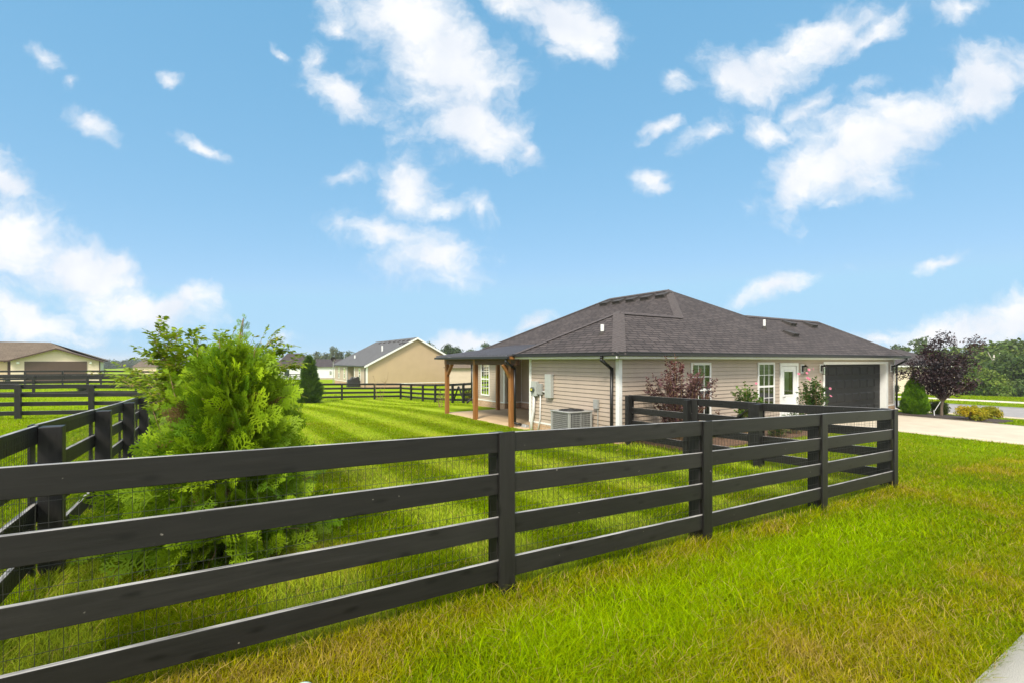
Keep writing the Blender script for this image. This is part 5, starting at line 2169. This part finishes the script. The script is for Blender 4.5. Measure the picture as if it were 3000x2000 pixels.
def purple_tree():
    a, b_ = P(2758, 20.0)
    z0 = g1(a, b_)
    r = np.random.default_rng(77)
    root = thing('purple_tree', (a, b_, z0), 'dark purple leaved small tree beside the teardrop cypress', 'tree')
    lat = np.array([CT, -ST, 0])       # across the view
    dep = np.array([ST, CT, 0])
    base = np.array([a, b_, z0])
    cl = []
    mb = MB()
    fork = base + lat * .05 + np.array([0, 0, .62])
    mb.tube([tuple(base - np.array([0, 0, .1])), tuple(base + np.array([.01, 0, .35])), tuple(fork)], [.065, .05, .042], 9)
    limbs = [(-.95, 2.25), (-.65, 2.75), (-.25, 3.0), (.15, 2.95), (.55, 2.9), (.95, 2.65), (1.25, 2.05), (-1.05, 1.7), (.9, 1.5), (.3, 2.2), (-.35, 2.0), (.05, 1.6)]
    for (x, h) in limbs:
        e = base + lat * x + dep * r.uniform(-.7, .7) + np.array([0, 0, h])
        c = curve(fork, e, .05, 6, .03, r)
        mb.tube([tuple(q) for q in c], [.032, .026, .020, .014, .009, .004], 6)
        for q in np.linspace(.42, 1.0, 4):
            i = q * 5
            k = min(4, int(i))
            p = c[k] * (1 - (i - k)) + c[k + 1] * (i - k)
            p = p + r.normal(0, .12, 3)
            cl.append((p[0], p[1], p[2], r.uniform(.25, .42)))
    for x, h, rad in ((.05, 1.25, .42), (-.1, 1.6, .5), (.35, 1.7, .5), (.1, 2.1, .55), (.6, 2.2, .5), (-.5, 2.1, .42), (-.05, .95, .25), (.25, 1.1, .3)):
        p = base + lat * x + dep * r.uniform(-.4, .4) + np.array([0, 0, h])
        cl.append((p[0], p[1], p[2], rad))
    V, Fc, T = clump_crown(cl, 1750, .085, (.018, .009, .011), (.042, .014, .014), 78, .6, .9)
    # upright whips
    vs, ns, ss, ts = [], [], [], []
    for (x, h0, h1) in ((-.75, 2.5, 2.95), (-.3, 2.9, 3.25), (.0, 2.8, 3.15), (.62, 2.8, 3.4), (1.0, 2.5, 2.95), (-1.25, 1.9, 2.3), (1.55, 1.8, 2.15), (.3, 2.9, 3.2)):
        p = base + lat * x * .9 + dep * r.uniform(-.3, .3) + np.array([0, 0, h0])
        e = base + lat * x * 1.05 + dep * r.uniform(-.3, .3) + np.array([0, 0, h1])
        c = curve(p, e, 0, 5, .02, r)
        mb.tube([tuple(q) for q in c], [.006, .005, .004, .003, .002], 4)
        leafy_branch(c, 22, .08, r, vs, ns, ss, ts, .3)
    pos = np.vstack(vs)
    V2, F2 = leaf_quads(pos, np.vstack(ns), np.concatenate(ss), .6, r, np.vstack(ts))
    T2 = tints(len(pos), (.055, .016, .016), .3, .1, r)
    fast_mesh('foliage', np.vstack([V, V2]), np.vstack([Fc, F2 + len(V)]), M['purple'], root, np.vstack([T, T2]), world=True)
    mb.build('trunk', M['bark'], root)
    st = MB()
    p = base + lat * -.45 + dep * -.2
    st.bar(tuple(p + np.array([0, 0, -.1])), tuple(p + lat * -.04 + np.array([0, 0, .27])), .035, .02)
    st.bar(tuple(p + lat * .0 + np.array([0, 0, .26])), tuple(base + np.array([0, 0, .62]) + lat * -.03), .014, .014)
    tag(st.build('tree_stake', M['white'], None), 'short white stake tied to the purple tree trunk', 'stake')


purple_tree()


def stem_shrub(name, label, cat, u, y, spread, h, stems, nleaf, leaf, base, base2, seed, mat, aspect=.5, tipred=None, lean=.35, low=.15):
    """Multi-stemmed shrub: arching stems with leaves all along them."""
    r = np.random.default_rng(seed)
    a, b_ = P(u, y)
    z0 = g1(a, b_)
    root = thing(name, (a, b_, z0), label, cat)
    mb = MB()
    vs, ns, ss, ts, hs = [], [], [], [], []
    for i in range(stems):
        az = r.uniform(0, 2 * math.pi)
        q = r.random() ** .6
        hh = h * (1 - .45 * q * r.uniform(.4, 1)) * r.uniform(.75, 1.0)
        e = np.array([a + q * spread * math.cos(az), b_ + q * spread * .75 * math.sin(az), z0 + hh])
        s = np.array([a + .12 * q * math.cos(az), b_ + .12 * q * math.sin(az), z0 - .03])
        c = curve(s, e, r.uniform(-.02, .06), 8, .018, r)
        c[:, :2] = s[:2] + (e[:2] - s[:2]) * (np.linspace(0, 1, 8) ** 1.0)[:, None] * .999 + (c[:, :2] - (s[:2] + (e[:2] - s[:2]) * np.linspace(0, 1, 8)[:, None]))
        mb.tube([tuple(p) for p in c], list(np.linspace(.010, .002, 8)), 5)
        k0 = len(vs)
        leafy_branch(c[1:], nleaf, leaf, r, vs, ns, ss, ts, .35)
        for k in range(5):
            j = r.integers(2, 7)
            e2 = c[j] + r.normal(0, .10, 3) + np.array([0, 0, .08])
            c2 = curve(c[j], e2, .0, 4, 0, r)
            mb.tube([tuple(p) for p in c2], [.004, .003, .002, .001], 4)
            leafy_branch(c2, max(5, nleaf // 4), leaf, r, vs, ns, ss, ts, .35)
    pos, nr, sz, td = np.vstack(vs), np.vstack(ns), np.concatenate(ss), np.vstack(ts)
    V, Fc = leaf_quads(pos, nr, sz, aspect, r, td)
    n = len(pos)
    k = r.random((n, 1))
    c = np.array(base)[None] * (1 - k) + np.array(base2)[None] * k
    if tipred is not None:
        hk = np.clip(((pos[:, 2] - z0) / h - .62) * 3.2, 0, 1)[:, None] * r.random((n, 1))
        c = c * (1 - hk) + np.array(tipred)[None] * hk
    c = c * (1 + r.uniform(-.2, .2, (n, 1)))
    mb.build('stem', M['twig'], root)
    fast_mesh('foliage', V, Fc, M[mat], root, np.repeat(c, 4, 0), world=True)
    return root, pos


stem_shrub('red_shrub', 'tall dark red leaved shrub in front of the near wall window', 'shrub', 1992, 12.25, 1.08, 2.5, 64, 84, .06, (.065, .024, .026), (.17, .080, .084), 61, 'purple', .6, (.22, .03, .022))
stem_shrub('red_shrub', 'small low red leaved shoots beside the gate', 'shrub', 2122, 12.8, .22, .98, 7, 18, .05, (.07, .03, .03), (.13, .06, .06), 62, 'purple', .6, (.20, .03, .025))
gs, gpos = stem_shrub('green_shrub', 'narrow green leaved shrub left of the white framed window', 'shrub', 2190, 13.3, .42, 1.80, 20, 40, .085, (.045, .11, .014), (.13, .22, .02), 63, 'leaf', .62)
fs, fpos = stem_shrub('flowering_shrub', 'green shrub with pink flowers by the garage door', 'shrub', 2382, 14.9, .62, 1.92, 34, 46, .075, (.030, .085, .014), (.085, .16, .018), 64, 'leaf', .62)


def flowers(root, spots, size, seed):
    r = np.random.default_rng(seed)
    for (u, v, y) in spots:
        a, b_ = P(u, y)
        z = ZAT(v, y)
        c = np.array([a, b_, z])
        fd = unit(np.array([[-ST * .8 + r.normal(0, .3), -CT * .8 + r.normal(0, .3), .5]]))[0]
        t = unit(np.cross(fd, [0, 0, 1.0])[None])[0]
        s = np.cross(t, fd)
        V, Fc = [], []
        for k in range(6):
            an = k * 2 * math.pi / 6 + r.uniform(-.1, .1)
            d = t * math.cos(an) + s * math.sin(an)
            w = np.cross(fd, d)
            L_ = size * r.uniform(.85, 1.1)
            V += [c, c + d * L_ * .6 + w * L_ * .38 + fd * L_ * .2, c + d * L_ + fd * L_ * .12, c + d * L_ * .6 - w * L_ * .38 + fd * L_ * .2]
            Fc.append([4 * k, 4 * k + 1, 4 * k + 2, 4 * k + 3])
        col = np.tile(np.array([.80, .30, .40]) * r.uniform(.85, 1.15), (24, 1))
        col[0::4] = (.55, .08, .16)
        fast_mesh('flower', np.array(V), np.array(Fc), M['petal'], root, col, world=True)


flowers(fs, [(2370, 1082, 14.4), (2382, 1080, 14.45), (2364, 1092, 14.4), (2371, 1110, 14.2), (2366, 1106, 14.2), (2403, 1116, 14.3), (2432, 1137, 14.3), (2434, 1159, 14.3), (2340, 1094, 14.5)], .046, 4)
flowers(gs, [(2215, 1122, 13.2)], .042, 5)

# perennials in the bed
for i, (u, y, lab) in enumerate(((2282, 13.2, 'low green perennials in the mulch left of the concrete walk'), (2060, 12.0, 'low dark green ground plants under the red shrub'), (2330, 13.9, 'grassy green plants by the white door'))):
    stem_shrub('perennial', lab, 'plant', u, y, .42, .55 if i != 2 else .75, 20, 20, .09, (.03, .075, .012), (.08, .15, .015), 80 + i, 'leaf', .3)


def sapling(label, u, y, stems, seed, h, leafn=3):
    r = np.random.default_rng(seed)
    a, b_ = P(u, y)
    z0 = g1(a, b_)
    root = thing('sapling', (a, b_, z0), label, 'sapling')
    mb = MB()
    vs, ns, ss, ts = [], [], [], []
    for (dx, hh) in stems:
        e = (a + dx * CT, b_ - dx * ST, z0 + hh)
        c = curve((a + dx * .25 * CT, b_ - dx * .25 * ST, z0 - .05), e, .0, 6, .03, r)
        mb.tube([tuple(p) for p in c], list(np.linspace(.022, .006, 6)), 5)
        leafy_branch(c[2:], leafn, .10, r, vs, ns, ss, ts, .3)
        for k in range(3):
            q = c[3] + r.normal(0, .16, 3) + np.array([0, 0, .25])
            mb.tube([tuple(c[3]), tuple(q)], [.009, .003], 4)
            leafy_branch(curve(c[3], q, 0, 3), leafn, .09, r, vs, ns, ss, ts, .3)
    mb.build('stem', M['twig'], root)
    pos = np.vstack(vs)
    V, Fc = leaf_quads(pos, np.vstack(ns), np.concatenate(ss), .45, r, np.vstack(ts))
    fast_mesh('foliage', V, Fc, M['leaf'], root, tints(len(pos), (.12, .13, .03), .3, .1, r), world=True)


sapling('nearly bare forked sapling in front of the far lawn fence', 1112, 35.5, [(-.45, 1.8), (.65, 2.1), (.1, 1.0)], 5, 2)
sapling('small leafy sapling on the lawn left of the porch', 1290, 24.2, [(-.15, .6), (.2, .7), (0, .85)], 6, .8, 8)

# ------------------------------------------------------------------ distant trees
FAR1, FAR2 = (.080, .130, .012), (.120, .170, .014)
WOODS = 'trees of the far wood'
# the wood on the right beyond the far lawn
spots = [(2640, 96, 1012, 6.5), (2700, 92, 1022, 6), (2745, 90, 1024, 7), (2790, 98, 1014, 7.5), (2850, 100, 1008, 8), (2895, 96, 1004, 8.5), (2935, 92, 1000, 8.5), (2975, 88, 996, 9), (3020, 88, 999, 9), (3070, 88, 1000, 9),
         (2870, 84, 1030, 7), (2915, 82, 1026, 7), (2820, 88, 1040, 7), (2660, 88, 1046, 6)]
spots = [(u, y, ZAT(v, y) - g1(*P(u, y)), w) for (u, y, v, w) in spots]
protos = []
for i in range(4):
    protos.append(None)
for i, (u, y, h, w) in enumerate(spots):
    lab = 'hazy green tree of the wood beyond the far lawn on the right'
    loc = P(u, y)
    if i < 5:
        protos[i % 4] = (make_tree('woodland_tree', lab, 'tree', loc, h, w, 200 + i, FAR1, FAR2, per=62, leaf=.62, group=WOODS, nclump=30, trunk_h=.18), h, w)
    else:
        src, hs_, ws_ = protos[i % 4]
        c = copy_tree(src)
        c.location = (loc[0], loc[1], g1(*loc))
        c.scale = (w / ws_, w / ws_, h / hs_)
        c.rotation_euler = (0, 0, i * 1.3)
make_tree('woodland_tree', 'tall thin topped tree rising just right of the house roof', 'tree', P(2694, 84), ZAT(988, 84) - g1(*P(2694, 84)), 4.2, 240, (.075, .11, .035), (.10, .14, .04), per=70, leaf=.5, nclump=18, shape='tall', trunk_h=.45, cl_r=.24)
make_tree('woodland_tree', 'faded leafy treetop just above the right end of the roof', 'tree', P(2622, 92), ZAT(1004, 92) - g1(*P(2622, 92)), 4.2, 241, (.075, .11, .035), (.10, .14, .04), per=70, leaf=.5, nclump=18, trunk_h=.35)
for i, (u, y, h, w, lab) in enumerate(((2966, 66, 5.8, 6.5, 'dark green tree nearest the road at the edge of the wood'), (3010, 62, 5.6, 6.5, 'dark green tree cut off by the right edge of the view'), (2925, 70, 4.9, 5.5, 'dark green tree left of the nearest wood edge tree'))):
    make_tree('woodland_tree', lab, 'tree', P(u, y), h, w, 260 + i, (.045, .082, .010), (.080, .125, .012), per=95, leaf=.42, nclump=34, trunk_h=.08)
for i, (u, y, h, w, lab) in enumerate(((2900, 58, 3.1, 4.0, 'bright yellow green bush at the middle of the wood edge'), (2862, 60, 1.7, 3.6, 'bright low bush right of the purple tree'), (2925, 56, 2.2, 3.0, 'small pale green bush at the foot of the dark trees'),
                                       (2868, 64, 4.3, 4.0, 'tall yellow green bush behind the purple tree crown'), (2815, 62, 1.9, 4.0, 'low green bush behind the purple tree trunk'))):
    make_tree('wood_edge_bush', lab, 'bush', P(u, y), h, w, 280 + i, (.085, .15, .012), (.16, .21, .016), per=110, leaf=.32, nclump=26, trunk_h=.0, shape='bush')
low = [(2960, 60, 1.5, 5), (3010, 58, 1.6, 5), (2985, 64, 2.0, 5)]
for i, (u, y, h, w) in enumerate(low):
    make_tree('wood_edge_bush', ('low green scrub under the dark wood edge trees', 'low green scrub at the right edge of the view', 'deeper green scrub between the dark wood edge trees')[i], 'bush', P(u, y), h, w, 290 + i, (.04, .08, .012), (.09, .13, .014), per=110, leaf=.32, nclump=22, trunk_h=.0, shape='bush')
# bare dead trunk in the wood
da, db = P(2909, 79)
dzz = g1(da, db)
mb = MB()
mb.tube([(da, db, dzz - .2), (da, db, dzz + 4.5), (da + .2, db - .1, dzz + 6.6)], [.26, .20, .10], 8)
mb.tube([(da, db, dzz + 4.6), (da + 1.0, db - .6, dzz + 6.9)], [.10, .04], 6)
mb.tube([(da + .05, db, dzz + 5.4), (da - .9, db + .4, dzz + 7.0)], [.09, .04], 6)
tag(mb.build('dead_tree', M['palebark'], None, smooth=True), 'bare pale dead trunk standing in the wood', 'dead tree')

# trees behind the white house and the tan gable house
back = [(858, 170, 1046, 7.5), (893, 165, 1040, 7), (928, 165, 1027, 4.6), (955, 165, 1036, 7.0), (980, 160, 1020, 4.6), (1000, 165, 1027, 4.4), (1022, 160, 1031, 5), (1048, 165, 1034, 5.5)]
back = [(u, y, ZAT(v, y) - g1(*P(u, y)), w) for (u, y, v, w) in back]
for i, (u, y, h, w) in enumerate(back):
    loc = P(u, y)
    lab = 'pale hazy tree on the skyline behind the white house'
    if i < 3:
        pr_ = make_tree('skyline_tree', lab, 'tree', loc, h, w, 300 + i, (.09, .115, .05), (.12, .145, .06), per=45, leaf=.6, group='skyline trees behind the white house', nclump=20, trunk_h=.3, shape='tall')
        protos[i] = (pr_, h, w)
    else:
        src, hs_, ws_ = protos[i % 3]
        c = copy_tree(src)
        c.location = (loc[0], loc[1], g1(*loc))
        c.scale = (w / ws_, w / ws_, h / hs_)
        c.rotation_euler = (0, 0, i * 1.1)
for i, (u, y, h, w, lab) in enumerate(((1262, 112, 8.4, 6.0, 'dark treetop just right of the gable peak'), (1310, 108, 8.2, 5.6, 'dark tree above the rear wing roof of the tan house'), (1340, 110, 7.6, 5.0, 'dark tree beside the rear wing roof of the tan house'),
                                       (1375, 106, 7.0, 4.6, 'airy tree with sky gaps left of the porch roof'), (1424, 104, 8.0, 5.2, 'round dark tree just above the porch roof'), (1395, 112, 6.2, 4.6, 'low dark tree between the airy tree and the round tree'))):
    make_tree('field_tree', lab, 'tree', P(u, y), h, w, 320 + i, (.040, .070, .020), (.070, .105, .026), per=95 if i != 3 else 55, leaf=.42, nclump=26, trunk_h=.22)
for i, (u, y, h, w, lab) in enumerate(((318, 320, 5.4, 13, 'dark distant tree behind the cream house garage'), (352, 340, 4.0, 16, 'low hazy tree mass right of the dark distant tree'), (388, 360, 5.6, 15, 'pale blue hazy tree far off at the left'),
                                       (432, 330, 5.8, 14, 'rounded distant tree behind the small tan building'), (470, 340, 4.6, 14, 'distant tree hidden by the leaning small tree'), (292, 110, 1.9, 3.2, 'bright green bush beside the cream house'))):
    make_tree('distant_tree', lab, 'tree', P(u, y), h, w, 340 + i, (.05, .08, .035) if i != 5 else (.13, .20, .02), (.08, .11, .05) if i != 5 else (.18, .24, .02), per=60 if i == 5 else 22, leaf=.4 if i == 5 else .8, nclump=24, trunk_h=.05)
for i, (u, y, h, w) in enumerate(((540, 260, 4, 14), (600, 255, 4.5, 14), (680, 260, 4.2, 14), (750, 258, 4, 13), (810, 252, 4.3, 12), (500, 250, 3.8, 12))):
    make_tree('distant_tree', 'hazy distant tree seen through gaps behind the conifer', 'tree', P(u, y), h, w, 360 + i, (.06, .085, .04), (.08, .11, .05), per=30, leaf=.7, group='trees behind the conifer', nclump=18, trunk_h=.1)

# the pale plastic lid lying in the grass at the bottom edge
la, lb2 = P(887, 2.44)
lz_ = g1(la, lb2)
mb = MB()
mb.tube([(la, lb2, lz_ + .0), (la, lb2, lz_ + .05), (la, lb2, lz_ + .085), (la, lb2, lz_ + .10)], [.055, .055, .046, .02], 20)
tag(mb.build('plastic_lid', M['plastic'], None, smooth=True), 'pale aqua plastic lid poking out of the grass at the bottom edge', 'lid')


# ------------------------------------------------------------------ grass
def grass():
    r = np.random.default_rng(5)
    Vs, Cs, Fs = [], [], []
    nv = 0
    holes = [(8.6, 26.3, 8.75, 22.3), (8.6, 12.7, 12.7, 18.9), (18.45, 24.1, -8, 9.1), (-40, 18.5, -.42, .88), (9.4, 16.1, 7.05, 8.9), (16.2, 18.6, 7.3, 8.8),
             (24.2, 26.6, 5.3, 8.7), (29.0, 37.5, -200, 200), (40.9, 42.4, -200, 200), (-14, -1.3, 26.6, 28.5), (7.83, 8.83, 9.55, 10.55)]
    bands = [(2.15, 3.4, 19000, .0042, 1.0, 3), (3.4, 5.0, 12000, .0052, 1.0, 3), (5.0, 7.5, 5500, .0072, 1.0, 3), (7.5, 11, 2300, .010, 1.0, 2), (11, 17, 950, .015, 1.0, 2), (17, 27, 360, .022, 1.0, 2), (27, 45, 110, .036, 1.0, 2)]
    for (y0, y1, dens, wid, hk, segs) in bands:
        wx = 1.5 if y1 < 8 else 1.22
        area = wx * (y1 ** 2 - y0 ** 2)
        n = int(area * dens)
        y = np.sqrt(r.random(n) * (y1 ** 2 - y0 ** 2) + y0 ** 2)
        x = r.uniform(-wx, wx, n) * y
        a, b = x * CT + y * ST, -x * ST + y * CT
        keep = np.ones(n, bool)
        for (p, q, s, t) in holes:
            keep &= ~((a > p) & (a < q) & (b > s) & (b < t))
        if y1 <= 6:
            keep &= np.hypot(a - la, b - lb2) > .075
        thin = fbm(a, b, 5.0, 91, 2)
        keep &= r.random(n) < np.clip(.55 + 1.2 * (thin - .3), .3, 1)
        a, b = a[keep], b[keep]
        n = len(a)
        dry, lush, stripe = turf(a, b)
        yard = in_yard(a, b)
        h = np.where(yard, .042, .045) * (1 + .65 * lush) * r.uniform(.55, 1.45, n)
        h *= np.where(~yard & (r.random(n) < .02), 1.6, 1)
        # rough tufts round posts and under the fence line
        fl = np.exp(-((b - 3.08) / .10) ** 2) * (a > -1.1) * (a < 9.1) + np.exp(-((a + 1.02) / .10) ** 2) * (b > 3)
        for pa in (1.91, 4.31, 6.72, 8.93):
            fl = fl + 1.2 * np.exp(-(((a - pa) / .16) ** 2 + ((b - 3.08) / .12) ** 2))
        fl = fl + .8 * np.exp(-(((a - 9.05) / .12) ** 2)) * (b > 3.1) * (b < 8.8)
        h *= 1 + 1.1 * np.clip(fl, 0, 1.4) * r.random(n)
        h *= np.interp(np.hypot(a, b), [0, 12, 30], [1, 1, 1.15])
        z = gz(a, b) - .004
        az = r.uniform(0, 2 * math.pi, n)
        lean = r.uniform(.25, 1.7, n) * h
        # mower direction lays the blades to or fro along the stripe
        lx = np.cos(az) * lean
        ly = np.sin(az) * lean + np.where(yard, (stripe - .5) * .9 * h, 0)
        w = wid * r.uniform(.6, 1.3, n) * (1 + .2 * lush)
        wa = az + math.pi / 2 + r.normal(0, .5, n)
        wx_, wy_ = np.cos(wa) * w / 2, np.sin(wa) * w / 2
        rgb = turf_rgb(a, b, rnd=r.random(n)) * (1 + r.uniform(-.42, .45, (n, 1)))
        rgb *= 1.12
        straw = (r.random(n) < (.02 + .26 * dry))[:, None]
        rgb = np.where(straw, np.array([.50, .36, .11])[None] * (1 + r.uniform(-.3, .2, (n, 1))), rgb)
        B0 = np.stack([a - wx_, b - wy_, z], 1)
        B1_ = np.stack([a + wx_, b + wy_, z], 1)
        tip = np.stack([a + lx, b + ly, z + h], 1)
        if segs == 3:
            m0 = np.stack([a + lx * .32 - wx_ * .8, b + ly * .32 - wy_ * .8, z + h * .58], 1)
            m1 = np.stack([a + lx * .32 + wx_ * .8, b + ly * .32 + wy_ * .8, z + h * .58], 1)
            V = np.stack([B0, B1_, m1, m0, tip], 1).reshape(-1, 3)
            i = nv + np.arange(n) * 5
            Fq = np.concatenate([np.stack([i, i + 1, i + 2], 1), np.stack([i, i + 2, i + 3], 1), np.stack([i + 3, i + 2, i + 4], 1)])
            C = np.repeat(rgb, 5, 0)
            nv += 5 * n
        else:
            V = np.stack([B0, B1_, tip], 1).reshape(-1, 3)
            i = nv + np.arange(n) * 3
            Fq = np.stack([i, i + 1, i + 2], 1)
            C = np.repeat(rgb, 3, 0)
            nv += 3 * n
        Vs.append(V)
        Cs.append(C)
        Fs.append(Fq)
    o = fast_mesh('grass', np.vstack(Vs), np.vstack(Fs), M['grass'], None, np.clip(np.vstack(Cs), 0, 1))
    tag(o, 'patchy green and straw coloured lawn grass around the fences', 'grass', None, 'stuff')


grass()


# ------------------------------------------------------------------ the air
def haze():
    mb = MB()
    mb.box(-3200, 3200, -3200, 3200, -8, 19)
    m = bpy.data.materials.new('thin summer haze')
    m.use_nodes = True
    N, L = m.node_tree.nodes, m.node_tree.links
    N.clear()
    out = N.new('ShaderNodeOutputMaterial')
    v = N.new('ShaderNodeVolumePrincipled')
    v.inputs['Color'].default_value = (.93, .96, 1.0, 1)
    v.inputs['Density'].default_value = HAZE
    v.inputs['Anisotropy'].default_value = 0.0
    L.new(v.outputs[0], out.inputs['Volume'])
    o = mb.build('haze', m)
    o['kind'] = 'stuff'
    o['label'] = 'thin pale summer haze over the fields'
    o['category'] = 'haze'


HAZE = .0004
haze()
